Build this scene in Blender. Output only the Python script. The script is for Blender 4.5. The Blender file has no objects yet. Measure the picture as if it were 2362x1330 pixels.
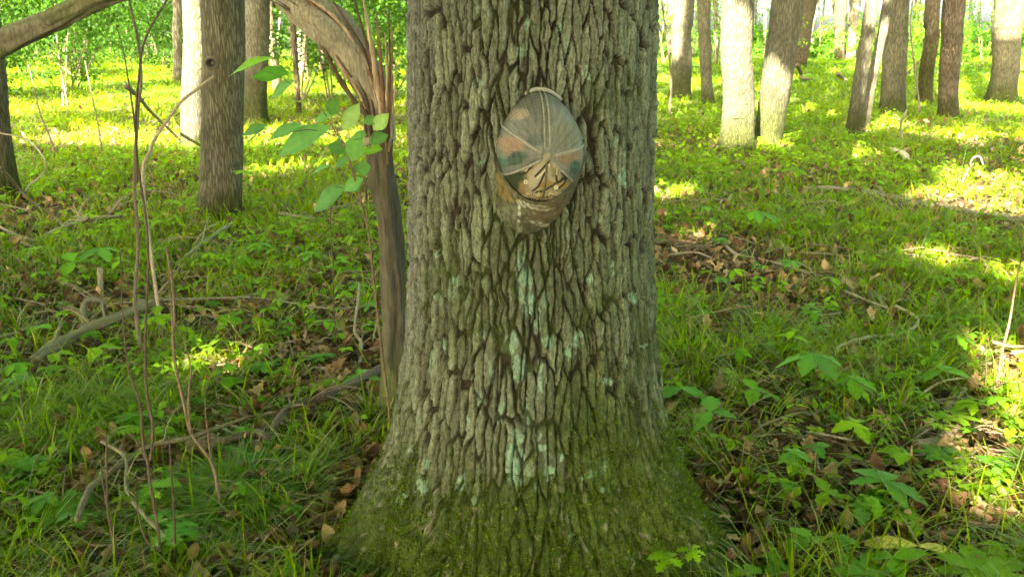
import bpy, math, random
import numpy as np
from mathutils import Vector, Matrix, Euler

rng = np.random.default_rng(7)
random.seed(7)
S = bpy.context.scene
C = S.collection

# ------------------------------------------------------------------ camera, sky, sun, exposure
CAMZ, PITCH, F, CX, CY = 1.35, math.radians(17.0), 1965.0, 1181.0, 665.0
cam = bpy.data.objects.new('camera', bpy.data.cameras.new('camera'))
C.objects.link(cam)
cam.location = (0, 0, CAMZ)
cam.rotation_euler = (math.radians(90) - PITCH, 0, 0)
cam.data.sensor_width = 36
cam.data.lens = 36 * F / 2362
cam.data.clip_end = 600
cam.data.dof.use_dof = True
cam.data.dof.focus_distance = 1.8
cam.data.dof.aperture_fstop = 13
S.camera = cam

TO_SUN = np.array([-0.36, -0.76, 0.56]); TO_SUN /= np.linalg.norm(TO_SUN)
W = bpy.data.worlds.new('World'); S.world = W; W.use_nodes = True
nt = W.node_tree
sky = nt.nodes.new('ShaderNodeTexSky'); sky.sky_type = 'NISHITA'; sky.sun_disc = False
sky.sun_elevation = math.asin(TO_SUN[2])
sky.sun_rotation = math.atan2(TO_SUN[0], TO_SUN[1])
sky.dust_density = 5.0; sky.air_density = 0.7; sky.ozone_density = 0.3
bgn = nt.nodes['Background']; bgn.inputs['Strength'].default_value = 0.15
nt.links.new(sky.outputs[0], bgn.inputs[0])
sl = bpy.data.lights.new('sun', 'SUN'); sl.energy = 5.0; sl.angle = math.radians(0.53); sl.color = (1.0, 0.93, 0.78)
sun = bpy.data.objects.new('sun', sl); C.objects.link(sun)
sun.rotation_euler = Vector(-TO_SUN).to_track_quat('-Z', 'Y').to_euler()
S.view_settings.view_transform = 'Standard'; S.view_settings.look = 'None'
S.view_settings.exposure = 4.1; S.view_settings.gamma = 1.0
S.view_settings.use_curve_mapping = False
S.view_settings.use_white_balance = True; S.view_settings.white_balance_temperature = 6900; S.view_settings.white_balance_tint = 10
S.cycles.use_denoising = True
S.cycles.max_bounces = 8; S.cycles.diffuse_bounces = 5; S.cycles.transparent_max_bounces = 8
S.cycles.sample_clamp_indirect = 6.0

# ------------------------------------------------------------------ noise
def _h(ix, iy, s):
    n = (ix.astype(np.int64) * 374761393 + iy.astype(np.int64) * 668265263 + s * 1274126177) & 0xffffffff
    n = ((n ^ (n >> 13)) * 1274126177) & 0xffffffff
    n = ((n ^ (n >> 16)) * 2246822519) & 0xffffffff
    return ((n ^ (n >> 15)) & 0xffffff) / float(0xffffff)

def vn(x, y, s=0):
    x = np.asarray(x, float); y = np.asarray(y, float)
    ix = np.floor(x); iy = np.floor(y); fx = x - ix; fy = y - iy
    fx = fx * fx * (3 - 2 * fx); fy = fy * fy * (3 - 2 * fy)
    a = _h(ix, iy, s); b = _h(ix + 1, iy, s); c = _h(ix, iy + 1, s); d = _h(ix + 1, iy + 1, s)
    return (a * (1 - fx) + b * fx) * (1 - fy) + (c * (1 - fx) + d * fx) * fy

def fbm(x, y, s=0, o=4):
    r = 0; a = .5; t = 0
    for k in range(o):
        r = r + a * vn(np.asarray(x) * 2 ** k + 13.7 * k, np.asarray(y) * 2 ** k - 7.1 * k, s + k); t += a; a *= .5
    return r / t

def voro(x, y, s=0):
    """F1, F2 and the id of the nearest cell."""
    ix = np.floor(x); iy = np.floor(y)
    f1 = np.full(x.shape, 9.); f2 = np.full(x.shape, 9.); cid = np.zeros(x.shape)
    for dx in (-1, 0, 1):
        for dy in (-1, 0, 1):
            cx = ix + dx; st = _h(cx, cx * 0, s + 31); jy = np.floor(y + st) + dy      # each column slides by its own amount
            px = cx + .12 + .76 * _h(cx, jy, s); py = jy - st + .02 + .96 * _h(cx, jy, s + 5)
            d = np.hypot(px - x, py - y)
            m = d < f1
            f2 = np.where(m, f1, np.minimum(f2, d)); cid = np.where(m, _h(cx, jy, s + 9), cid); f1 = np.where(m, d, f1)
    return f1, f2, cid

def sst(a, b, x):
    t = np.clip((x - a) / (b - a), 0, 1); return t * t * (3 - 2 * t)

def hgt(x, y):
    x = np.asarray(x, float); y = np.asarray(y, float)
    r = np.hypot(x, y)
    far = sst(8, 30, r)
    g = .07 * (fbm(x * .9 + 3, y * .9, 31, 3) - .5) + far * .6 * (fbm(x * .07, y * .07 + 9, 37, 3) - .5)
    d = np.hypot(x - .037, y - 2.1)
    return g * sst(.3, 1.4, d) + .03 * np.exp(-(d / .8) ** 2)

# ------------------------------------------------------------------ picture <-> place
cp, sp = math.cos(PITCH), math.sin(PITCH)
def ray(u, v):
    a = (u - CX) / F; b = -(v - CY) / F
    return np.array([a, cp + b * sp, -sp + b * cp])
def at(u, v, Y):
    d = ray(u, v); return np.array([0, 0, CAMZ]) + d * (Y / d[1])
def gp(u, v, z=0.0):
    """ground point under picture point (u, v), z metres above the ground"""
    d = ray(u, v); h = z
    for _ in range(6):
        t = (CAMZ - h) / max(-d[2], .012); p = np.array([0, 0, CAMZ]) + d * t
        h = float(hgt(p[0], p[1])) + z
    return p
def proj(P):
    x = P[:, 0]; y = P[:, 1]; z = P[:, 2] - CAMZ
    w = y * cp - z * sp; up = y * sp + z * cp
    return CX + F * x / w, CY - F * up / w, w
def mpp(p):
    """metres per photograph pixel at p"""
    return float(p[1] * cp - (p[2] - CAMZ) * sp) / F

# ------------------------------------------------------------------ mesh helpers
class Geo:
    def __init__(s): s.v = []; s.q = []; s.t = []; s.c = []; s.n = 0
    def add(s, v, quads=None, tris=None, col=(.5, .5, .5)):
        v = np.asarray(v, float).reshape(-1, 3)
        if quads is not None and len(quads): s.q.append(np.asarray(quads, np.int64).reshape(-1, 4) + s.n)
        if tris is not None and len(tris): s.t.append(np.asarray(tris, np.int64).reshape(-1, 3) + s.n)
        c = np.asarray(col, float)
        if c.ndim == 1: c = np.tile(c[:3], (len(v), 1))
        s.v.append(v); s.c.append(c[:, :3]); s.n += len(v); return s
    def mesh(s, name, mat, smooth=True):
        v = np.concatenate(s.v); c = np.clip(np.concatenate(s.c), 0, 1)
        q = np.concatenate(s.q) if s.q else np.zeros((0, 4), np.int64)
        t = np.concatenate(s.t) if s.t else np.zeros((0, 3), np.int64)
        m = bpy.data.meshes.new(name)
        m.vertices.add(len(v)); m.vertices.foreach_set('co', v.ravel())
        li = np.concatenate([q.ravel(), t.ravel()]); m.loops.add(len(li)); m.loops.foreach_set('vertex_index', li)
        ls = np.concatenate([np.arange(len(q)) * 4, len(q) * 4 + np.arange(len(t)) * 3])
        m.polygons.add(len(ls)); m.polygons.foreach_set('loop_start', ls)
        m.polygons.foreach_set('use_smooth', np.full(len(ls), smooth))
        a = m.color_attributes.new('Col', 'FLOAT_COLOR', 'POINT')
        a.data.foreach_set('color', np.concatenate([c, np.ones((len(c), 1))], 1).ravel())
        m.update(calc_edges=True); m.validate()
        if mat: m.materials.append(mat)
        return m
    def obj(s, name, mat, parent=None, smooth=True):
        return link(name, s.mesh(name, mat, smooth), parent)

def link(name, data, parent=None):
    o = bpy.data.objects.new(name, data); C.objects.link(o)
    if parent is not None: o.parent = parent
    return o
def tag(o, label=None, cat=None, group=None, kind=None):
    if label: o['label'] = label
    if cat: o['category'] = cat
    if group: o['group'] = group
    if kind: o['kind'] = kind
    return o
def empty(name, loc, rz=0, label=None, cat=None, group=None):
    o = link(name, None); o.location = [float(q) for q in loc]; o.rotation_euler = (0, 0, rz); o.empty_display_size = .1
    return tag(o, label, cat, group)
def dup(root):
    r = root.copy(); C.objects.link(r)
    for ch in root.children:
        c = ch.copy(); C.objects.link(c); c.parent = r
        for g in ch.children:
            d = g.copy(); C.objects.link(d); d.parent = c
    return r

def spline(pts, n):
    """Catmull-Rom through pts (k x m), n samples"""
    P = np.asarray(pts, float)
    if len(P) == 2: t = np.linspace(0, 1, n)[:, None]; return P[0] * (1 - t) + P[1] * t
    P = np.vstack([2 * P[0] - P[1], P, 2 * P[-1] - P[-2]])
    k = len(P) - 3; out = []
    for u in np.linspace(0, k - 1e-9, n):
        i = int(u); t = u - i; a, b, c, d = P[i:i + 4]
        out.append(.5 * ((2 * b) + (c - a) * t + (2 * a - 5 * b + 4 * c - d) * t * t + (3 * b - a - 3 * c + d) * t ** 3))
    return np.array(out)

def tube(g, pts, rad, n=40, seg=8, col=(.2, .15, .1), rough=.12, seed=0, colfn=None, capends=True, sharp=False):
    P = spline(pts, n); R = np.interp(np.linspace(0, 1, n), np.linspace(0, 1, len(rad)), rad)
    T = np.gradient(P, axis=0); T /= np.linalg.norm(T, axis=1)[:, None] + 1e-9
    N = np.zeros_like(T); ref = np.array([0, 0, 1.]) if abs(T[0][2]) < .8 else np.array([0, -1., 0])
    a = np.cross(T[0], ref); a /= np.linalg.norm(a)
    for i in range(n):
        a = a - T[i] * a.dot(T[i]); a /= np.linalg.norm(a) + 1e-9; N[i] = a
    B = np.cross(T, N)
    th = np.linspace(0, 2 * math.pi, seg, endpoint=False)
    L = np.concatenate([[0], np.cumsum(np.linalg.norm(np.diff(P, axis=0), axis=1))])
    nz = vn(th[None] * 1.5 + seed * 3.1, L[:, None] / (np.mean(R) * 5 + 1e-6), seed) + .6 * vn(th[None] * 4 + 7, L[:, None] / (np.mean(R) * 1.6 + 1e-6), seed + 3)
    rr = R[:, None] * (1 + rough * (nz - .8) * 2)
    V = P[:, None] + rr[..., None] * (np.cos(th)[None, :, None] * N[:, None] + np.sin(th)[None, :, None] * B[:, None])
    i = np.arange(n - 1)[:, None] * seg; j = np.arange(seg)[None]; k = (j + 1) % seg
    q = np.stack([i + j, i + k, i + seg + k, i + seg + j], -1).reshape(-1, 4)
    V = V.reshape(-1, 3)
    if colfn is not None: c = colfn(V, np.repeat(L, seg))
    else:
        m = .75 + .5 * vn(np.tile(th, n) * 3, np.repeat(L, seg) / (np.mean(R) * 3 + 1e-6), seed + 9)
        c = np.asarray(col)[None] * m[:, None]
    g.add(V, q, None, c)
    if capends:
        ce = np.vstack([P[0] - T[0] * R[0] * .3, P[-1] + T[-1] * R[-1] * .3]); base = g.n - len(V)
        tri = [[g.n - base, (jj + 1) % seg, jj] for jj in range(seg)] + [[g.n - base + 1, (n - 1) * seg + jj, (n - 1) * seg + (jj + 1) % seg] for jj in range(seg)]
        # caps share the ring vertices just added
        g.v.append(ce); g.c.append(np.tile(c.mean(0) * 1.1, (2, 1))); g.t.append(np.array(tri) + base); g.n += 2
    return g

def rots(yaw, tilt, roll):
    cy, sy = np.cos(yaw), np.sin(yaw); ct, st = np.cos(tilt), np.sin(tilt); cr, sr = np.cos(roll), np.sin(roll)
    z = np.zeros_like(cy); o = np.ones_like(cy)
    Rz = np.stack([np.stack([cy, -sy, z], -1), np.stack([sy, cy, z], -1), np.stack([z, z, o], -1)], -2)
    Rx = np.stack([np.stack([o, z, z], -1), np.stack([z, ct, -st], -1), np.stack([z, st, ct], -1)], -2)
    Ry = np.stack([np.stack([cr, z, sr], -1), np.stack([z, o, z], -1), np.stack([-sr, z, cr], -1)], -2)
    return Rz @ Rx @ Ry

def scatter(g, tv, tq, tt, pos, R, sc, col, shade=None):
    """copies of a template into one mesh"""
    k = len(tv); n = len(pos)
    V = np.einsum('nij,kj->nki', R, tv) * np.asarray(sc).reshape(-1, 1, 1) + pos[:, None]
    off = (np.arange(n) * k)[:, None, None]
    c = np.repeat(np.asarray(col)[:, None], k, 1)
    if shade is not None: c = c * shade[None, :, None]
    g.add(V.reshape(-1, 3), None if tq is None else (np.asarray(tq)[None] + off).reshape(-1, 4),
          None if tt is None else (np.asarray(tt)[None] + off).reshape(-1, 3), c.reshape(-1, 3))

def leaf_t(n=4, L=1., Wd=.5, peak=.45, fold=.25, droop=.25, ser=0., wav=0., sharp=1.0):
    """leaf along +Y from the origin: (verts, quads, tris, shade)"""
    t = np.linspace(0, 1, n + 1); w = np.where(t < peak, np.abs(np.sin(t / peak * math.pi / 2)) ** .8, np.abs(np.cos((t - peak) / (1 - peak) * math.pi / 2)) ** sharp) * Wd / 2
    w[0] = 0.02 * Wd; w[-1] = 0
    if ser: w[1:-1] *= 1 + ser * (np.arange(1, n) % 2 * 2 - 1)
    z = -droop * t * t
    mid = np.stack([0 * t, t * L, z], 1)
    wv = wav * np.sin(t * 9)
    lf = np.stack([-w, t * L + (ser * .04 if ser else 0), z + fold * w + wv], 1); rt = np.stack([w, t * L + (ser * .04 if ser else 0), z + fold * w - wv], 1)
    V = np.vstack([mid, lf, rt]); m = n + 1
    Q = [[i, i + 1, m + i + 1, m + i] for i in range(n)] + [[i + 1, i, 2 * m + i, 2 * m + i + 1] for i in range(n)]
    vv_ = .96 + .10 * (np.arange(m) % 2)
    sh = np.concatenate([np.full(m, 1.22), vv_, vv_])
    return V, np.array(Q), None, sh

def lobed_t(lobes=5, depth=.5, n=7, spread=2.5, jag=.1, droop=.2):
    """palmate lobed leaf: fan round the stalk"""
    A = np.linspace(-spread, spread, lobes * n + 1); rim = []
    for i, a in enumerate(A):
        ph = (i % n) / n; r = 1 - depth * abs(2 * ph - 0) if False else 1 - depth * (abs(math.cos(math.pi * i / n)) ** 1.2 * -1 + 1 if False else (1 - math.sin(math.pi * ((i % n) / n))) ** 1.0)
        r *= (1 - .35 * (abs(a) / spread) ** 2) * (1 + jag * ((i % 2) * 2 - 1))
        rim.append([math.sin(a) * r, math.cos(a) * r, -droop * r * r])
    rim = np.array(rim); V = np.vstack([[0, 0, 0], rim])
    T = [[0, i + 2, i + 1] for i in range(len(rim) - 1)]
    sh = np.concatenate([[1.15], np.full(len(rim), .95)])
    return V, None, np.array(T), sh

def blades(g, pos, L, w, yaw, lean, droop, col, nseg=3, tipc=1.25):
    n = len(pos); L = L[:, None]; t = np.linspace(0, 1, nseg + 1)[None]
    out = L * (lean[:, None] * t + droop[:, None] * t * t * .7)
    z = L * (t - droop[:, None] * .55 * t * t) * np.cos(np.clip(lean, 0, 1))[:, None]
    d = np.stack([np.cos(yaw), np.sin(yaw)], -1)[:, None]; s = np.stack([-np.sin(yaw), np.cos(yaw)], -1)[:, None]
    cxy = pos[:, None, :2] + d * out[..., None]
    ww = w[:, None] * (1 - t ** 1.6) * .5 + .0002
    a = np.concatenate([cxy - s * ww[..., None], (pos[:, 2, None] + z)[..., None]], -1)
    b = np.concatenate([cxy + s * ww[..., None], (pos[:, 2, None] + z)[..., None]], -1)
    V = np.stack([a, b], 2).reshape(n, -1, 3); k = V.shape[1]
    q = np.array([[2 * i, 2 * i + 1, 2 * i + 3, 2 * i + 2] for i in range(nseg)])
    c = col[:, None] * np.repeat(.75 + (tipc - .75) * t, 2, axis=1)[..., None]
    g.add(V.reshape(-1, 3), (q[None] + (np.arange(n) * k)[:, None, None]).reshape(-1, 4), None, c.reshape(-1, 3))

# ------------------------------------------------------------------ materials
def mat(name):
    m = bpy.data.materials.new(name); m.use_nodes = True; n = m.node_tree; n.nodes.clear()
    out = n.nodes.new('ShaderNodeOutputMaterial'); return m, n, out
def N(n, t, **kw):
    x = n.nodes.new(t)
    for k, v in kw.items():
        if k.startswith('i_'): x.inputs[k[2:].replace('_', ' ')].default_value = v
        else: setattr(x, k, v)
    return x
def mixc(n, mode, fac, a, b):
    x = N(n, 'ShaderNodeMix', data_type='RGBA', blend_type=mode)
    for s, v in ((0, fac), (6, a), (7, b)):
        if hasattr(v, 'is_linked') or hasattr(v, 'links'): n.links.new(v, x.inputs[s])
        else: x.inputs[s].default_value = v
    return x.outputs[2]

def leaf_mat(name, trans=.45, gloss=.35, vary=.0, tint=(2.2, 2.0, .35), rough=.45):
    m, n, out = mat(name)
    at_ = N(n, 'ShaderNodeAttribute', attribute_name='Col'); col = at_.outputs[0]
    tc = N(n, 'ShaderNodeTexCoord')
    no = N(n, 'ShaderNodeTexNoise'); no.inputs['Scale'].default_value = 60; n.links.new(tc.outputs['Object'], no.inputs[0])
    mr = N(n, 'ShaderNodeMapRange'); mr.inputs[3].default_value = .75; mr.inputs[4].default_value = 1.25; n.links.new(no.outputs[0], mr.inputs[0])
    mm = N(n, 'ShaderNodeVectorMath', operation='SCALE'); n.links.new(col, mm.inputs[0]); n.links.new(mr.outputs[0], mm.inputs[3]); col = mm.outputs[0]
    if vary:
        oi = N(n, 'ShaderNodeObjectInfo')
        m1 = N(n, 'ShaderNodeMapRange'); m1.inputs[3].default_value = 1 - vary; m1.inputs[4].default_value = 1 + vary; n.links.new(oi.outputs['Random'], m1.inputs[0])
        m2 = N(n, 'ShaderNodeVectorMath', operation='SCALE'); n.links.new(col, m2.inputs[0]); n.links.new(m1.outputs[0], m2.inputs[3]); col = m2.outputs[0]
    t1 = N(n, 'ShaderNodeVectorMath', operation='MULTIPLY'); n.links.new(col, t1.inputs[0]); t1.inputs[1].default_value = tint
    d = N(n, 'ShaderNodeBsdfDiffuse'); n.links.new(col, d.inputs[0])
    t = N(n, 'ShaderNodeBsdfTranslucent'); n.links.new(t1.outputs[0], t.inputs[0])
    mx = N(n, 'ShaderNodeMixShader'); mx.inputs[0].default_value = trans; n.links.new(d.outputs[0], mx.inputs[1]); n.links.new(t.outputs[0], mx.inputs[2])
    gl = N(n, 'ShaderNodeBsdfGlossy'); gl.inputs['Roughness'].default_value = rough; gl.inputs[0].default_value = (.8, .8, .8, 1)
    fr = N(n, 'ShaderNodeFresnel'); fr.inputs[0].default_value = 1.38
    fm = N(n, 'ShaderNodeMath', operation='MULTIPLY'); fm.inputs[1].default_value = gloss; n.links.new(fr.outputs[0], fm.inputs[0])
    m3 = N(n, 'ShaderNodeMixShader'); n.links.new(fm.outputs[0], m3.inputs[0]); n.links.new(mx.outputs[0], m3.inputs[1]); n.links.new(gl.outputs[0], m3.inputs[2])
    n.links.new(m3.outputs[0], out.inputs[0]); return m

def solid_mat(name, scale=(40, 40, 40), amount=.35, bump=.3, dist=.004, rough=.85, extra=None):
    """vertex colour x noise + bump"""
    m, n, out = mat(name)
    at_ = N(n, 'ShaderNodeAttribute', attribute_name='Col'); tc = N(n, 'ShaderNodeTexCoord')
    mp = N(n, 'ShaderNodeMapping'); mp.inputs['Scale'].default_value = scale; n.links.new(tc.outputs['Object'], mp.inputs[0])
    no = N(n, 'ShaderNodeTexNoise'); no.inputs['Scale'].default_value = 1; no.inputs['Detail'].default_value = 6; no.inputs['Roughness'].default_value = .65
    n.links.new(mp.outputs[0], no.inputs[0])
    mr = N(n, 'ShaderNodeMapRange'); mr.inputs[1].default_value = .3; mr.inputs[2].default_value = .7; mr.inputs[3].default_value = 1 - amount; mr.inputs[4].default_value = 1 + amount
    n.links.new(no.outputs[0], mr.inputs[0])
    mm = N(n, 'ShaderNodeVectorMath', operation='SCALE'); n.links.new(at_.outputs[0], mm.inputs[0]); n.links.new(mr.outputs[0], mm.inputs[3])
    b = N(n, 'ShaderNodeBump'); b.inputs['Strength'].default_value = bump; b.inputs['Distance'].default_value = dist; n.links.new(no.outputs[0], b.inputs['Height'])
    p = N(n, 'ShaderNodeBsdfPrincipled'); p.inputs['Roughness'].default_value = rough; p.inputs['Specular IOR Level'].default_value = .25
    n.links.new(mm.outputs[0], p.inputs['Base Color']); n.links.new(b.outputs[0], p.inputs['Normal']); n.links.new(p.outputs[0], out.inputs[0]); return m

def bark_mat(name, light, dark, sc=34., zs=.16, bump=.9, dist=.02):
    """vertically ridged bark; moss and tone come from the mesh's own colours"""
    m, n, out = mat(name)
    at_ = N(n, 'ShaderNodeAttribute', attribute_name='Col'); tc = N(n, 'ShaderNodeTexCoord')
    mp = N(n, 'ShaderNodeMapping'); mp.inputs['Scale'].default_value = (sc, sc, sc * zs); n.links.new(tc.outputs['Object'], mp.inputs[0])
    no = N(n, 'ShaderNodeTexNoise'); no.inputs['Scale'].default_value = 1; no.inputs['Detail'].default_value = 5; no.inputs['Distortion'].default_value = .6
    n.links.new(mp.outputs[0], no.inputs[0])
    vo = N(n, 'ShaderNodeTexVoronoi', feature='DISTANCE_TO_EDGE'); vo.inputs['Scale'].default_value = 1.1; n.links.new(no.outputs[1], vo.inputs[0])
    va = N(n, 'ShaderNodeVectorMath', operation='MULTIPLY_ADD'); n.links.new(no.outputs[1], va.inputs[0]); va.inputs[1].default_value = (1.2, 1.2, 1.2); n.links.new(mp.outputs[0], va.inputs[2])
    n.links.new(va.outputs[0], vo.inputs[0])
    mr = N(n, 'ShaderNodeMapRange', interpolation_type='SMOOTHSTEP'); mr.inputs[1].default_value = .0; mr.inputs[2].default_value = .28; n.links.new(vo.outputs[0], mr.inputs[0])
    hh = N(n, 'ShaderNodeMath', operation='MULTIPLY_ADD'); n.links.new(no.outputs[0], hh.inputs[0]); hh.inputs[1].default_value = .5; n.links.new(mr.outputs[0], hh.inputs[2])
    col = mixc(n, 'MIX', mr.outputs[0], (*dark, 1), (*light, 1))
    n2 = N(n, 'ShaderNodeTexNoise'); n2.inputs['Scale'].default_value = 2.2; n2.inputs['Detail'].default_value = 4; n.links.new(tc.outputs['Object'], n2.inputs[0])
    m2 = N(n, 'ShaderNodeMapRange'); m2.inputs[1].default_value = .3; m2.inputs[2].default_value = .7; m2.inputs[3].default_value = .72; m2.inputs[4].default_value = 1.25; n.links.new(n2.outputs[0], m2.inputs[0])
    s = N(n, 'ShaderNodeVectorMath', operation='SCALE'); n.links.new(col, s.inputs[0]); n.links.new(m2.outputs[0], s.inputs[3])
    # mesh colour multiplies (1 = bare bark, greener where mossy)
    mu = N(n, 'ShaderNodeVectorMath', operation='MULTIPLY'); n.links.new(s.outputs[0], mu.inputs[0]); n.links.new(at_.outputs[0], mu.inputs[1])
    b = N(n, 'ShaderNodeBump'); b.inputs['Strength'].default_value = bump; b.inputs['Distance'].default_value = dist; n.links.new(hh.outputs[0], b.inputs['Height'])
    p = N(n, 'ShaderNodeBsdfPrincipled'); p.inputs['Roughness'].default_value = .9; p.inputs['Specular IOR Level'].default_value = .2
    n.links.new(mu.outputs[0], p.inputs['Base Color']); n.links.new(b.outputs[0], p.inputs['Normal']); n.links.new(p.outputs[0], out.inputs[0]); return m

M_leaf = leaf_mat('green_leaf', .45, .12)
M_plant = leaf_mat('plant_leaf', .42, .2, vary=.25)
M_grass = leaf_mat('grass_blade', .52, .05)
M_canopy = leaf_mat('canopy_leaf', .5, .2)
M_moss = leaf_mat('moss', .3, .05, tint=(1.5, 1.5, .4))
M_dry = leaf_mat('dry_leaf', .12, .15, tint=(1.5, 1.2, .8), rough=.5)
M_dry1 = leaf_mat('single_dry_leaf', .12, .15, vary=.3, tint=(1.5, 1.2, .8), rough=.5)
M_oak = solid_mat('oak_bark', (300, 300, 130), .55, 1., .007, .88)
M_stick = solid_mat('dead_wood', (120, 120, 120), .4, .6, .003, .85)
M_torn = solid_mat('torn_wood', (150, 150, 14), .5, .8, .004, .8)
M_stone = solid_mat('stone', (90, 90, 90), .4, .6, .003, .8)
M_bark = bark_mat('grey_brown_bark', (.165, .155, .095), (.065, .055, .033), 60, .10, .8, .012)
M_bark2 = bark_mat('pale_grey_bark', (.165, .155, .105), (.075, .065, .04), 60, .12, .7)
M_bark3 = bark_mat('brown_bark', (.17, .135, .085), (.07, .05, .03), 50, .12, .9)
M_bark_far = bark_mat('far_bark', (.28, .25, .18), (.10, .08, .055), 22, .14, .6)

# ------------------------------------------------------------------ ground
def ground_mat():
    m, n, out = mat('forest_soil')
    tc = N(n, 'ShaderNodeTexCoord')
    v = N(n, 'ShaderNodeTexVoronoi'); v.inputs['Scale'].default_value = 22; n.links.new(tc.outputs['Object'], v.inputs[0])
    n1 = N(n, 'ShaderNodeTexNoise'); n1.inputs['Scale'].default_value = 3; n1.inputs['Detail'].default_value = 8; n.links.new(tc.outputs['Object'], n1.inputs[0])
    r = N(n, 'ShaderNodeValToRGB'); e = r.color_ramp.elements; e[0].color = (.022, .014, .008, 1); e[1].color = (.12, .08, .045, 1); e[0].position = .25; e[1].position = .75
    n.links.new(n1.outputs[0], r.inputs[0])
    bw = N(n, 'ShaderNodeRGBToBW'); n.links.new(v.outputs['Color'], bw.inputs[0])
    mr = N(n, 'ShaderNodeMapRange'); mr.inputs[3].default_value = .6; mr.inputs[4].default_value = 1.5; n.links.new(bw.outputs[0], mr.inputs[0])
    s = N(n, 'ShaderNodeVectorMath', operation='SCALE'); n.links.new(r.outputs[0], s.inputs[0]); n.links.new(mr.outputs[0], s.inputs[3])
    at_ = N(n, 'ShaderNodeAttribute', attribute_name='Col')
    sp_ = N(n, 'ShaderNodeSeparateColor'); n.links.new(at_.outputs[0], sp_.inputs[0])
    n3 = N(n, 'ShaderNodeTexNoise'); n3.inputs['Scale'].default_value = 14; n3.inputs['Detail'].default_value = 6; n.links.new(tc.outputs['Object'], n3.inputs[0])
    r3 = N(n, 'ShaderNodeValToRGB'); e = r3.color_ramp.elements; e[0].color = (.02, .05, .008, 1); e[1].color = (.10, .19, .02, 1); e[0].position = .35; e[1].position = .68
    n.links.new(n3.outputs[0], r3.inputs[0])
    c = mixc(n, 'MIX', sp_.outputs[0], s.outputs[0], r3.outputs[0])
    b = N(n, 'ShaderNodeBump'); b.inputs['Strength'].default_value = .8; b.inputs['Distance'].default_value = .02; n.links.new(n1.outputs[0], b.inputs['Height'])
    p = N(n, 'ShaderNodeBsdfPrincipled'); p.inputs['Roughness'].default_value = .95; p.inputs['Specular IOR Level'].default_value = .1
    n.links.new(c, p.inputs['Base Color']); n.links.new(b.outputs[0], p.inputs['Normal']); n.links.new(p.outputs[0], out.inputs[0]); return m

def axis_pts(lim):
    a = [0.]; st = .06
    while a[-1] < lim: a.append(a[-1] + st); st *= 1.035
    a = np.array(a); return np.concatenate([-a[:0:-1], a])
gx = axis_pts(220); gy = axis_pts(220) + 3
X, Y = np.meshgrid(gx, gy); Z = hgt(X, Y) + .02 * (fbm(X * 5, Y * 5, 91, 3) - .5) * (np.hypot(X, Y) < 15)
ny, nx = X.shape; i = (np.arange(ny - 1)[:, None] * nx + np.arange(nx - 1)[None])
q = np.stack([i, i + 1, i + nx + 1, i + nx], -1).reshape(-1, 4)
gm = sst(9, 26, np.hypot(X, Y)).ravel()
g = Geo().add(np.stack([X, Y, Z], -1).reshape(-1, 3), q, None, np.stack([gm, gm, gm], 1))
tag(g.obj('ground', ground_mat()), 'forest floor of dark soil under leaf litter and grass', None, None, 'structure')

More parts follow.
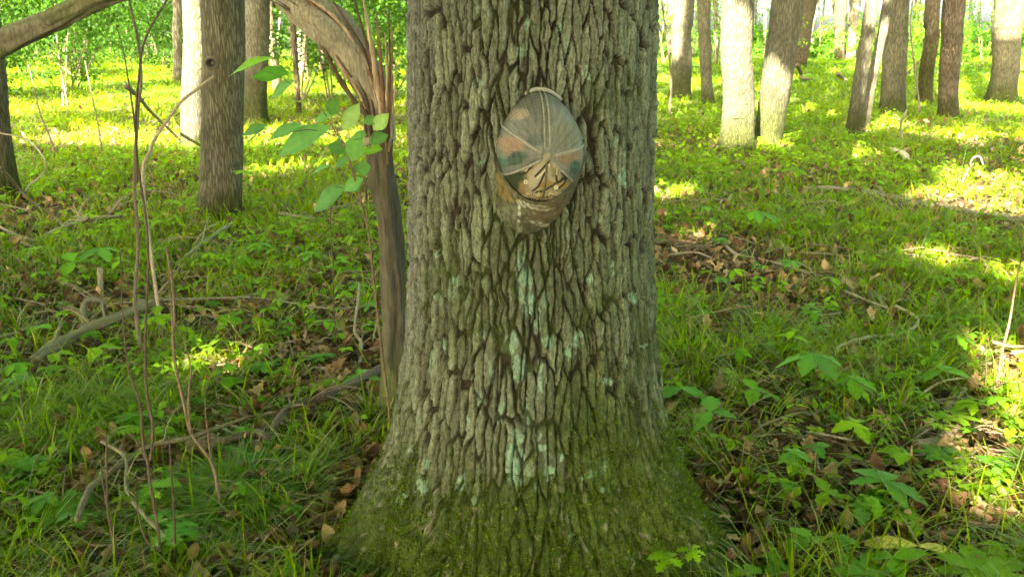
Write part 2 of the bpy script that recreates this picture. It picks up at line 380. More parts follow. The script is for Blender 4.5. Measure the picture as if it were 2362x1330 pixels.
# ------------------------------------------------------------------ the big oak
OX, OY = .037, 2.10
PZ = [-.25, -.05, .0, .09, .23, .36, .55, .78, 1.1, 1.41, 2.0]
PR = [.60, .545, .515, .458, .398, .356, .328, .306, .293, .284, .275]
def oak():
    th_front = np.linspace(-math.pi * 1.02, math.pi * .02, 440)  # the side that faces the path
    th_back = np.linspace(math.pi * .02, math.pi * .98, 90)[1:-1]
    th = np.concatenate([th_front, th_back]); zs = np.concatenate([np.linspace(-.2, 1.75, 640), np.linspace(1.79, 3, 40)])
    TH, ZZ = np.meshgrid(th, zs)
    base = np.interp(ZZ, PZ, PR); zc = np.clip(ZZ, -.2, 2)
    # buttress roots
    fl = np.exp(-np.clip(zc + .05, 0, 9) / .17)
    lobes = np.zeros_like(TH)
    for a0, wd, am in ((-2.75, .30, .20), (-2.2, .22, .06), (-1.75, .22, .09), (-1.15, .20, .11), (-.48, .34, .27), (.5, .3, .15), (1.3, .3, .14), (2.2, .3, .15)):
        d = (TH - a0 + math.pi) % (2 * math.pi) - math.pi; lobes += am * np.exp(-(d / wd) ** 2)
    base = base + fl * (lobes - .05) + .010 * np.sin(TH * 3 + 1) + .006 * np.sin(TH * 7 + ZZ * 1.5)
    s = TH * .31; v = ZZ
    wx = .010 * (fbm(s * 9, v * 6, 3) - .5) + .010 * (fbm(s * 2.5, v * 2.5, 8, 2) - .5) + .005 * (vn(s * 50, v * 30, 5) - .5) + .003 * (vn(s * 120, v * 80, 6) - .5)
    wy = .05 * (fbm(s * 14 + 4, v * 6, 12) - .5)
    cw = .027 - .007 * np.clip(1 - ZZ / .5, 0, 1); cw = .0205 + .0
    f1, f2, cid = voro((s + wx) / cw, (v + wy) / .125 + 40, 2)
    nn_ = fbm((s + wx * 1.5) * 36 + 50, (v + wy) * 4.5, 131, 2); pa = .25 + .75 * sst(.006, .05, np.abs(nn_ - .5))
    e = f2 - f1; e = e + .16 * (fbm(s * 130, v * 55, 141, 3) - .5) + .10 * (fbm(s * 40, v * 28, 143, 2) - .5); plate = sst(.05, .17, e) * pa
    plate = plate * (.85 + .15 * sst(.3, .6, fbm(s * 8, v * 8, 135)))
    g1, g2, cid2 = voro((s + wx * .8 + .007 * (fbm(s * 60, v * 30, 55) - .5)) / .014 + 20, (v + wy) / .034 + 10, 22)
    pl2 = sst(.0, .22, g2 - g1)
    fine = fbm(s * 190, v * 75, 41, 3)
    mid = fbm(s * 60, v * 22, 47, 3)
    low = sst(.55, .1, ZZ)
    hgt_ = plate * (.0125 + .009 * (cid - .5) + .0045 * np.floor(fbm(s * 45 + cid * 9, v * 16, 44, 3) * 7) / 7) + plate * pl2 * (.0015 + .0025 * cid2) + .006 * (fine - .5) + .004 * (mid - .5)
    hgt_ = hgt_ * (1 + .25 * low) + low * .018 * (fbm(s * 38, v * 30, 66) - .5) + sst(.5, .1, ZZ) * .014 * sst(.4, .75, fbm(s * 18, v * 14, 68, 4))
    r = base - .012 + hgt_
    x = OX + r * np.cos(TH); y = OY + r * np.sin(TH)
    V = np.stack([x, y, ZZ], -1).reshape(-1, 3)
    u, vv, w = proj(V); u = u.reshape(TH.shape); vv = vv.reshape(TH.shape)
    # colours
    top = np.array([.188, .215, .140]); warm = np.array([.138, .140, .084]); fur = np.array([.038, .029, .018])
    k = (sst(.25, .8, plate) * (.70 + .30 * pl2))[..., None]
    tone = (.72 + .56 * cid)[..., None] * (.62 + .76 * fbm(s * 230, v * 60, 145, 3))[..., None]
    c = (top * (1 - cid2[..., None] * .6) + warm * cid2[..., None] * .6) * tone
    c = fur * (.7 + .6 * mid[..., None]) * (1 - k) + c * k
    grey = (sst(-2.2, -2.9, TH) * sst(.25, .7, ZZ))[..., None] * np.ones(3); c = c * (1 - grey * .7) + c.mean(-1, keepdims=True) * np.array([1.05, 1.08, 1.0]) * 1.25 * grey * .7  # left flank greyed and lightened: side light put into the bark colour
    low_tone = (sst(1.3, .45, ZZ) * (.45 + .55 * sst(-2.5, -1.5, TH)) * (.35 + .65 * sst(.35, .6, fbm(s * 6, v * 4, 151, 3))))[..., None] * .9  # bark tone darker and more olive towards the foot, in patches
    c = c * (1 - low_tone) + c * np.array([.42, .50, .22]) * low_tone
    # moss: in furrows and towards the foot, more on the right
    mn = fbm(s * 7, v * 5, 71, 4) + .35 * (fbm(s * 70, v * 50, 77, 3) - .5)
    side = sst(-2.3, -1.0, TH)
    mh = .13 + .20 * side * sst(1.15, .55, ZZ) + .42 * sst(.62, .20, ZZ) + .18 * sst(1.2, .4, ZZ) + .35 * sst(.30, .10, ZZ)
    moss = sst(.72 - mh * .62, 1.05 - mh * .62, mn + .16 * (1 - plate)) * (.72 + .28 * sst(.45, .15, ZZ))
    mossc = np.array([.050, .078, .008]) * (.55 + .9 * fbm(s * 90, v * 80, 81, 3)[..., None]) * (1 + .5 * (vn(s * 6, v * 6, 86)[..., None] - .4))
    c = c * (1 - moss[..., None] * .92) + mossc * moss[..., None] * .92
    # small crust speckle, pinkish grey, near the foot
    sk = sst(.70, .78, fbm(s * 85, v * 42, 93, 2)) * low * .8; c = c * (1 - sk[..., None]) + np.array([.26, .23, .16]) * sk[..., None]
    # lichen patches (pale mint crust) at their own places on the bark
    LP = [(1207, 640, 22, 62), (1218, 705, 14, 34), (1176, 795, 18, 40), (1196, 850, 13, 34), (1187, 1065, 24, 62), (1195, 1010, 14, 26), (1150, 950, 11, 30), (1250, 848, 11, 24),
          (1249, 886, 11, 22), (1267, 788, 14, 22), (1335, 785, 10, 22), (1312, 810, 8, 18), (1366, 646, 11, 14), (1437, 410, 9, 26), (1412, 612, 9, 34), (1021, 800, 8, 24), (1104, 922, 9, 28),
          (985, 1066, 9, 20), (925, 1150, 10, 22), (1271, 1090, 9, 20), (1300, 1048, 9, 14), (1206, 121, 14, 13), (1216, 52, 10, 18), (1401, 880, 8, 16), (1216, 962, 14, 34), (1250, 1030, 10, 14),
          (1057, 650, 7, 14), (1335, 618, 7, 10), (1355, 170, 8, 16), (1288, 60, 7, 14), (1100, 190, 7, 14), (975, 1120, 14, 20), (1066, 1110, 9, 22), (1240, 742, 12, 30), (1395, 1130, 9, 9), (1075, 965, 8, 12),
          (1240, 1120, 7, 12), (1480, 800, 7, 16), (1460, 690, 7, 14), (1135, 868, 7, 18), (1010, 590, 6, 14), (1420, 330, 6, 14), (1345, 1105, 8, 14), (945, 1040, 6, 18), (1245, 1000, 6, 10)]
    un = u + 16 * (vn(s * 70, v * 45, 101) - .5) + 12 * (vn(s * 170, v * 120, 102) - .5); vw = vv + 16 * (vn(s * 60, v * 40, 103) - .5)
    lich = np.zeros_like(u)
    for a, b, ra, rb in LP:
        d = np.hypot((un - a) / ra / .88, (vw - b) / rb / .88); lich = np.maximum(lich, sst(1.15, .8, d))
    lich = np.maximum(lich, .5 * sst(.78, .81, fbm(s * 22, v * 13, 111, 3)))
    lich = lich * (.15 + .85 * sst(.2, .6, plate)) * (.75 + .4 * fine) * (np.sin(TH) < .1) * sst(.18, .36, fbm(s * 75, v * 45, 117, 3))
    lc = np.array([.215, .335, .215]) * (.75 + .5 * fbm(s * 120, v * 90, 121, 2)[..., None])
    c = c * (1 - lich[..., None]) + lc * lich[..., None]
    nr, nc = TH.shape; i = np.arange(nr - 1)[:, None] * nc; j = np.arange(nc)[None]; kk = (j + 1) % nc
    q = np.stack([i + j, i + kk, i + nc + kk, i + nc + j], -1).reshape(-1, 4)
    root = empty('oak_tree', (0, 0, 0), 0, 'huge old oak with ridged mossy bark filling the middle of the view', 'tree')
    Geo().add(V, q, None, c.reshape(-1, 3)).obj('trunk', M_oak, root)
    # upper trunk and limbs, above the frame
    g = Geo(); tube(g, [(OX, OY, 2.9), (OX + .02, OY + .03, 6), (OX - .1, OY + .1, 9), (OX, OY, 13)], [.272, .24, .19, .05], 40, 40, (1, 1, 1), .05, 5)
    o = g.obj('upper_trunk', M_bark, root)
    for a in (.3, 1.6, 2.7, 4.0, 5.2):
        g = Geo(); z0 = 6 + 1.1 * a % 3; d = np.array([math.cos(a), math.sin(a)])
        tube(g, [(OX, OY, z0), (OX + d[0] * 1.6, OY + d[1] * 1.6, z0 + 1.2), (OX + d[0] * 3.6, OY + d[1] * 3.6, z0 + 3)], [.12, .08, .02], 16, 10, (1, 1, 1), .1, 3); g.obj('limb', M_bark, root)
    # moss tufts standing off the bark
    mz = (moss ** 1.5 * (.5 + .9 * sst(.42, .62, fbm(s * 16, v * 13, 69, 3))) * sst(.62, .18, ZZ) * (np.sin(TH) < .25)).ravel()
    idx = np.nonzero(mz > .08)[0]; pick = rng.choice(idx, min(150000, len(idx)), p=mz[idx] / mz[idx].sum())
    P = V[pick] + rng.normal(0, .0025, (len(pick), 3)); tt = TH.ravel()[pick]
    nn = len(pick); yaw = tt - math.pi / 2 + rng.normal(0, .9, nn); tilt = rng.normal(.35, .5, nn)
    tv = np.array([[-.3, 0, 0], [.3, 0, 0], [.05, 1, .1]])
    cc = np.array([.085, .150, .009]) * rng.uniform(.45, 1.5, (nn, 1)) * np.array([1, 1, 1]) + rng.uniform(0, .03, (nn, 1)) * np.array([1, .5, 0])
    g = Geo(); scatter(g, tv, None, [[0, 1, 2]], P, rots(yaw, tilt, rng.normal(0, .4, nn)), rng.uniform(.003, .007, nn) * (1 + .8 * (rng.random(nn) < .2)), cc)
    tag(g.obj('moss', M_moss, root), 'green moss cushions over the flared foot', kind='stuff')
    return root
OAK = oak()

# ------------------------------------------------------------------ cap hanging on the oak
def cap():
    PX = .00086                                  # metres per photograph pixel on the cap
    c0 = at(1258, 347, 1.80)
    rz = at(1258, 347, 1.80)
    back = 1.832 - .012
    Q = lambda zx, zy: ((zx / 2.955 + 1050 - 1258), -(zy / 2.955 + 150 - 347))   # enlarged-crop px -> cap px from the button
    root = empty('baseball_cap', (c0[0], back, c0[2] - .10), 0, 'camouflage baseball cap with mesh back hung peak down on the oak trunk', 'cap')
    off = np.array(root.location)
    def blob(A, B, zx, zy, ra, rb, soft=.5, ang=0., seed=1):
        a0, b0 = Q(zx, zy); da = A - a0; db = B - b0
        if ang: da, db = da * math.cos(ang) + db * math.sin(ang), -da * math.sin(ang) + db * math.cos(ang)
        d = np.hypot(da / (ra / 2.955), db / (rb / 2.955)) + .5 * (fbm(A * .09, B * .09, seed) - .5)
        return sst(1 + soft * .5, 1 - soft * .5, d)[..., None]
    def line(A, B, pts, w):
        d = np.full(A.shape, 1e9); P = [Q(*p) for p in pts]
        for (x0, y0), (x1, y1) in zip(P[:-1], P[1:]):
            L2 = (x1 - x0) ** 2 + (y1 - y0) ** 2; t = np.clip(((A - x0) * (x1 - x0) + (B - y0) * (y1 - y0)) / L2, 0, 1)
            d = np.minimum(d, np.hypot(A - x0 - t * (x1 - x0), B - y0 - t * (y1 - y0)))
        w = w / 2.955; return sst(w, w * .45, d + .5 * (vn(A * .5, B * .5, 4) - .5))[..., None]
    def over(c, m, col): return c * (1 - m) + np.array(col) * m
    def print_front(A, B):
        c = np.array([.25, .225, .12]) * (.8 + .5 * fbm(A * .06, B * .1, 201)[..., None])
        c = over(c, sst(.5, .62, fbm(A * .11, B * .05, 203))[..., None] * .7, (.13, .115, .06))
        c = over(c, blob(A, B, 365, 790, 110, 125), (.030, .042, .016))
        c = over(c, blob(A, B, 480, 830, 60, 70, .6), (.20, .15, .07))
        c = over(c, blob(A, B, 560, 740, 60, 120, .6, -.5, 3), (.30, .27, .19))
        c = over(c, blob(A, B, 612, 785, 55, 28, .4, .2, 5), (.24, .16, .045)); c = over(c, blob(A, B, 735, 800, 50, 26, .4, .2, 7), (.30, .21, .06))
        c = over(c, blob(A, B, 560, 930, 160, 30, .5, 0, 9), (.05, .035, .018)); c = over(c, blob(A, B, 640, 900, 100, 22, .5, 0, 9), (.17, .12, .04))
        for p in ([(700, 600), (690, 660), (682, 740), (695, 775), (765, 735)], [(690, 772), (600, 835), (540, 850)], [(640, 600), (575, 680), (535, 725)], [(720, 700), (745, 730), (700, 770)], [(520, 640), (470, 700), (430, 720)], [(780, 690), (740, 790), (690, 830)], [(600, 700), (560, 800), (520, 840)]):
            c = over(c, line(A, B, p, 11), (.02, .017, .01))
        for p in ([(640, 625), (585, 700), (545, 740)], [(690, 640), (684, 715)], [(500, 640), (470, 690)]): c = over(c, line(A, B, p, 5) * .8, (.62, .58, .42))
        sp_ = sst(.70, .76, vn(A * .55, B * .8, 210))[..., None] * blob(A, B, 600, 890, 190, 45, .6)
        return over(c, sp_, (.65, .58, .36))
    def print_mesh(A, B):
        c = np.array([.20, .21, .17]) * (.8 + .4 * fbm(A * .05, B * .05, 211)[..., None])
        c = over(c, blob(A, B, 530, 320, 130, 120, .7, 0, 13) * .7, (.13, .14, .11)); c = over(c, blob(A, B, 540, 470, 60, 40), (.10, .13, .11))
        c = over(c, blob(A, B, 420, 310, 70, 35, .6, .3, 3), (.34, .27, .18)); c = over(c, blob(A, B, 360, 515, 100, 60, .6, 0, 15), (.32, .22, .14))
        c = over(c, blob(A, B, 405, 600, 80, 45, .5, .5, 17), (.07, .12, .085)); c = over(c, blob(A, B, 300, 650, 50, 40), (.10, .19, .14))
        c = over(c, blob(A, B, 770, 595, 90, 40, .5, 0, 19), (.26, .19, .12)); c = over(c, blob(A, B, 815, 675, 38, 55), (.07, .15, .11)); c = over(c, blob(A, B, 760, 430, 90, 80, .7, 0, 23) * .7, (.17, .18, .11))
        d_ = np.hypot(A, B); net = .90 + .10 * np.sin(d_ * 1.05) + .14 * np.sin(np.arctan2(B, A) * 110 + .02 * d_) * sst(10, 40, d_)
        st_ = vn(np.arctan2(B, A) * 30, d_ * .04, 66)
        return c * net[..., None] * (.75 + .5 * st_)[..., None]
    def print_visor(A, B):
        c = np.array([.095, .085, .045]) * (.6 + .7 * fbm(A * .05, B * .12, 221)[..., None])
        c = over(c, blob(A, B, 660, 1020, 150, 90, .6, .3, 25), (.10, .070, .032)); c = over(c, blob(A, B, 300, 850, 40, 110, .4, .5, 27), (.20, .14, .045))
        c = over(c, blob(A, B, 400, 935, 60, 14, .5), (.24, .17, .06)); c = over(c, blob(A, B, 330, 1040, 120, 60, .6, .3, 29), (.15, .15, .09))
        for k in range(16):
            x0 = 415 + k * 15; y0 = 935 + k * 3
            c = over(c, line(A, B, [(x0, y0), (x0 + 20 - k, y0 + 40)], 5) * (.8 if k < 9 else .35), (.60, .56, .42))
        for k in range(10): c = over(c, line(A, B, [(490 + k * 16, 1080 + k * 4), (520 + k * 13, 1105 + k * 5)], 5) * .7, (.5, .47, .35))
        c = over(c, line(A, B, [(428, 985), (428, 1040), (414, 1140)], 6), (.6, .56, .4))
        c = over(c, sst(.58, .66, fbm(A * .25, B * .08, 231))[..., None] * .6, (.03, .025, .014)); c = over(c, sst(.66, .72, fbm(A * .12, B * .5, 233))[..., None] * .5, (.28, .25, .16))
        return c * np.array([.72, .80, .78]) * (1 - .35 * sst(-150, -195, B))[..., None]
    RA, RU, RD, DEP = 99., 131., 116., .112       # px half width, up, down; dome depth in m
    DXc = -15.                                    # rim centre sits left of the button
    def dome(phi, t, lift=0.):
        """phi angle in the picture plane, t 0 at the button .. 1 at the rim"""
        ca, sb = np.cos(phi), np.sin(phi)
        rb = np.where(sb > 0, RU, RD)
        sq = 1 + .05 * np.cos(2 * phi) ** 2
        prof = np.sin(t * math.pi / 2) ** .92
        a = DXc * t ** 1.5 + RA * ca * prof * sq; b = rb * sb * prof * sq
        dep = DEP * np.cos(t * math.pi / 2) ** .62 * (1 - .10 * np.maximum(-sb, 0) * np.sin(t * math.pi)) + .0
        ridge = 0
        a = a * (1 + lift / .09); b = b * (1 + lift / .11)
        x = c0[0] + a * PX; z = c0[2] + b * PX; y = back - dep - lift * np.cos(t * math.pi / 2)
        return np.stack([x, y, z], -1) - off, a, b
    seams = [math.radians(d) for d in (88, 153, 207, 270, 322, 8)]
    seams = sorted([s % (2 * math.pi) for s in seams])
    ts = np.linspace(.03, 1, 46)
    ms_mesh, n, out = mat('cap_mesh_fabric')
    at_ = N(n, 'ShaderNodeAttribute', attribute_name='Col'); uvn = N(n, 'ShaderNodeTexCoord')
    wv = N(n, 'ShaderNodeTexWave', wave_type='RINGS', rings_direction='Y'); wv.inputs['Scale'].default_value = 210; wv.inputs['Distortion'].default_value = 1.5; n.links.new(uvn.outputs['Object'], wv.inputs[0])
    ck = N(n, 'ShaderNodeTexWave', bands_direction='X'); ck.inputs['Scale'].default_value = 180; n.links.new(uvn.outputs['Object'], ck.inputs[0])
    ad = N(n, 'ShaderNodeMath', operation='MAXIMUM'); n.links.new(wv.outputs['Fac'], ad.inputs[0]); n.links.new(ck.outputs['Fac'], ad.inputs[1])
    r0 = N(n, 'ShaderNodeMapRange'); r0.inputs[1].default_value = .35; r0.inputs[2].default_value = .95; r0.inputs[3].default_value = .40; r0.inputs[4].default_value = .92; n.links.new(ad.outputs[0], r0.inputs[0])
    pb = N(n, 'ShaderNodeBsdfPrincipled'); pb.inputs['Roughness'].default_value = .55; n.links.new(at_.outputs[0], pb.inputs['Base Color'])
    pb.inputs['Specular IOR Level'].default_value = .2
    tr = N(n, 'ShaderNodeBsdfTransparent'); mx = N(n, 'ShaderNodeMixShader'); n.links.new(r0.outputs[0], mx.inputs[0]); n.links.new(tr.outputs[0], mx.inputs[1]); n.links.new(pb.outputs[0], mx.inputs[2]); n.links.new(mx.outputs[0], out.inputs[0])
    ms = solid_mat('cap_twill', (900, 900, 900), .12, .3, .0006, .8)
    for k in range(6):
        p0 = seams[k]; p1 = seams[(k + 1) % 6] + (2 * math.pi if k == 5 else 0)
        midd = (p0 + p1) / 2 % (2 * math.pi); front = math.radians(205) < midd < math.radians(325)
        ph = np.linspace(p0, p1, 44); PH, TT = np.meshgrid(ph, ts)
        bulge = .003 * np.sin((PH - p0) / (p1 - p0) * math.pi) * np.sin(TT * math.pi * .9)
        V, A, B = dome(PH, TT, bulge)
        # the arched opening above the strap at the back of the cap
        c = (print_front if front else print_mesh)(A, B)
        nr, nc = PH.shape; i = np.arange(nr - 1)[:, None] * nc + np.arange(nc - 1)[None]
        q = np.stack([i, i + 1, i + nc + 1, i + nc], -1)
        keep = np.ones(q.shape[:2], bool)
        if not front:
            cen = (PH[:-1, :-1] + PH[1:, 1:]) / 2; d = np.abs((cen - math.radians(92) + math.pi) % (2 * math.pi) - math.pi)
            keep = ~((TT[:-1, :-1] > .93 + d * .5 - .0) & (d < .34) & (TT[:-1, :-1] > .9))
        gg = Geo().add(V.reshape(-1, 3), q[keep].reshape(-1, 4), None, c.reshape(-1, 3))
        o = gg.obj('front_panel' if front else 'mesh_panel', ms if front else ms_mesh, root)
        if front:
            o['label'] = 'camouflage twill front panel with dark twig print'
            cen = Q(470, 770) if midd < math.radians(260) else Q(685, 810)
            g = Geo(); aa = np.linspace(0, 2 * math.pi, 13); ex, ez = c0[0] + cen[0] * PX, c0[2] + cen[1] * PX
            j = np.argmin((A - cen[0]) ** 2 + (B - cen[1]) ** 2); yy = V.reshape(-1, 3)[j, 1] + off[1]
            tube(g, [(ex + .0032 * math.cos(t), yy - .002, ez + .0032 * math.sin(t)) - off for t in aa], [.0012] * 2, 24, 6, (.55, .52, .36), .02, 1, capends=False)
            g.obj('eyelet', ms, root)
        # taped seam over each join
        if p0 != seams[3] or True:
            wd = .10 if abs(p0 - math.radians(88)) < .02 else .055
            for side in ((-1, 1) if wd > .09 else (0,)):
                T2 = np.linspace(.07, .985, 34); hw = (.045 if wd < .09 else .033)
                VV = []; 
                for e in (-1, 1):
                    dphi = (side * .052 + e * hw * .5) / np.maximum(np.sin(T2 * math.pi / 2), .16)
                    v_, _, _ = dome(p0 + dphi, T2, .0022 + .0 * T2); VV.append(v_)
                Vs = np.stack(VV, 1).reshape(-1, 3); qs = [[2 * a_, 2 * a_ + 1, 2 * a_ + 3, 2 * a_ + 2] for a_ in range(33)]
                isf = abs(p0 - math.radians(270)) < .02
                cl = np.array([.12, .105, .055]) if isf else np.array([.25, .245, .19])
                cl = cl[None] * rng.uniform(.75, 1.15, (len(Vs), 1)); gg = Geo().add(Vs, qs, None, cl); o = gg.obj('seam_tape', ms, root)
                sm = o.modifiers.new('thickness', 'SOLIDIFY'); sm.thickness = .0012
    # button
    g = Geo(); ph = np.linspace(0, 2 * math.pi, 20, endpoint=False); rr = [.0, .0045, .0078, .0088, .0080]; dz = [.0065, .0058, .0038, .001, -.003]
    V = [[c0[0] + r * math.cos(p) + .0, back - DEP - d, c0[2] + r * math.sin(p)] for r, d in zip(rr, dz) for p in ph]
    q = [[a * 20 + b, a * 20 + (b + 1) % 20, (a + 1) * 20 + (b + 1) % 20, (a + 1) * 20 + b] for a in range(4) for b in range(20)]
    g.add(np.array(V) - off, q, None, (.23, .20, .12)); g.obj('button', ms, root)
    # sweatband edge showing at the top, strap across the opening
    g = Geo(); P = [dome(np.array(math.radians(d)), np.array(1.0), .002)[0] + np.array([0, -.006, .0045]) for d in np.linspace(58, 128, 16)]
    tube(g, P, [.0032, .0045, .0045, .0032], 40, 8, (.30, .31, .24), .04, 2); o = g.obj('sweatband', ms, root)
    g = Geo(); P = [dome(np.array(math.radians(d)), np.array(.995), .0)[0] + np.array([0, -.007, -.001]) for d in np.linspace(62, 122, 10)]
    tube(g, P, [.0036, .004, .0036], 26, 8, (.055, .06, .045), .03, 4); g.obj('strap', ms, root)
    # peak
    ph = np.linspace(math.radians(182), math.radians(352), 60); tt = np.linspace(0, 1, 26); PH, TT = np.meshgrid(ph, tt)
    R0, A0, B0 = dome(PH, np.full_like(PH, .985)); sB = np.sin((PH - ph[0]) / (ph[-1] - ph[0]) * math.pi) ** .42
    A = A0 * (1 + .13 * TT) - 27 * TT * sB; B = B0 - TT * sB * 84
    x = c0[0] + A * PX; z = c0[2] + B * PX
    y = back - .012 - .030 * np.sin((PH - ph[0]) / (ph[-1] - ph[0]) * math.pi) ** .8 + TT * .012
    V = np.stack([x, y, z], -1) - off; c = print_visor(A, B)
    nr, nc = PH.shape; i = np.arange(nr - 1)[:, None] * nc + np.arange(nc - 1)[None]; q = np.stack([i, i + 1, i + nc + 1, i + nc], -1).reshape(-1, 4)
    o = Geo().add(V.reshape(-1, 3), q, None, c.reshape(-1, 3)).obj('peak', ms, root); sm = o.modifiers.new('thickness', 'SOLIDIFY'); sm.thickness = .003
    o['label'] = 'brown camouflage peak pointing down'
    for kk in range(4):                          # stitched rows on the peak
        f = .3 + .2 * kk; g = Geo(); P = []
        for p in np.linspace(ph[4], ph[-5], 20):
            r_, a_, b_ = dome(np.array(p), np.array(.985)); sb = math.sin((p - ph[0]) / (ph[-1] - ph[0]) * math.pi)
            P.append(np.array([c0[0] + (a_ * (1 + .13 * f) - 27 * f * sb ** .42) * PX, back - .012 - .030 * sb ** .8 + f * .012 - .0004, c0[2] + (b_ - f * sb ** .42 * 80) * PX]) - off)
        tube(g, P, [.0005] * 2, 60, 4, (.14, .13, .08), .02, 3); g.obj('stitching', ms, root)
cap()

MARKS = [(507, 498, 'the grey-brown trunk'), (14, 462, 'the leaning left-edge trunk'), (588, 290, 'the pale mossy-footed trunk'), (1697, 345, 'the joined sunlit pair'), (1975, 310, 'the slim leaning stems'), (2058, 264, 'the stout grey trunk'),
         (2306, 236, 'the broad flared trunk'), (2190, 276, 'the peeling brown trunk'), (1600, 235, 'the sun-washed trunk'), (905, 900, 'the torn tree foot'), (905, 620, 'the torn tree stem'), (180, 775, 'the lichen-grey log'), (230, 640, 'the upright snag'), (830, 760, 'the forked upright stick'),
         (780, 900, 'the dark thick branch'), (400, 1015, 'the mossy crooked branch'), (520, 840, 'the big soft-leaved seedling'), (560, 1130, 'the middle sedge tuft'), (250, 940, 'the biggest sedge tuft'), (342, 600, 'the tallest bare sapling'), (180, 530, 'the pale left branch'), (640, 690, 'the long grey branch'),
         (1780, 600, 'the long pale branch'), (1680, 650, 'the bare litter patch'), (2060, 760, 'the hooked pale stick'), (2100, 465, 'the weathered fallen log'), (2245, 400, 'the pale hooked stem'), (2170, 990, 'the rotten log stub'), (1883, 820, 'the largest creeper'), (1842, 972, 'the yellow-green leaflets'),
         (1570, 893, 'the broad-leaved plant by the oak'), (1960, 1250, 'the reddish and grey stones'), (2118, 1252, 'the pale yellow leaves'), (2257, 1292, 'the corner lobed plant'), (2320, 700, 'the tall tan stem'), (149, 1152, 'the jagged lobed leaf'), (36, 1284, 'the bottom left corner'), (2250, 1208, 'the crumbling stick'),
         (1750, 488, 'the shaded grass creeper'), (1545, 450, 'the small sunlit grass patch'), (470, 420, 'the shaded grass right of the dead shoot'), (720, 420, 'the drooping sapling leaves'), (90, 960, 'the left-edge fern'), (1700, 1150, 'the mossy root end'), (2035, 1108, 'the holed dark green plant')]
def near(u, v):
    a, b, t = min(MARKS, key=lambda m: (m[0] - u) ** 2 + (2 * (m[1] - v)) ** 2); du, dv = u - a, (v - b) * 1.6
    return ('right of ' if du > 0 else 'left of ') + t if abs(du) > abs(dv) else ('in front of ' if dv > 0 else 'behind ') + t
TR_ = [(14, 'the left-edge trunk'), (255, 'the deep thicket trunk'), (440, 'the sunlit pale trunk'), (507, 'the grey-brown trunk'), (588, 'the pale mossy-footed trunk'), (700, 'the dark trunk behind the torn tree'), (900, 'the torn tree'), (1217, 'the oak'), (1568, 'the sun-washed trunk'), (1632, 'the slim shaded trunk'),
       (1697, 'the joined pair'), (1845, 'the brown leaning trunk'), (1945, 'the far dark pair'), (1990, 'the slim leaning stems'), (2060, 'the stout grey trunk'), (2133, 'the olive trunk'), (2190, 'the peeling brown trunk'), (2306, 'the broad flared trunk'), (2400, 'the right edge')]
def between(u):
    k = [i for i, t in enumerate(TR_) if t[0] <= u]; i = k[-1] if k else 0
    return 'between %s and %s' % (TR_[i][1], TR_[min(i + 1, len(TR_) - 1)][1])
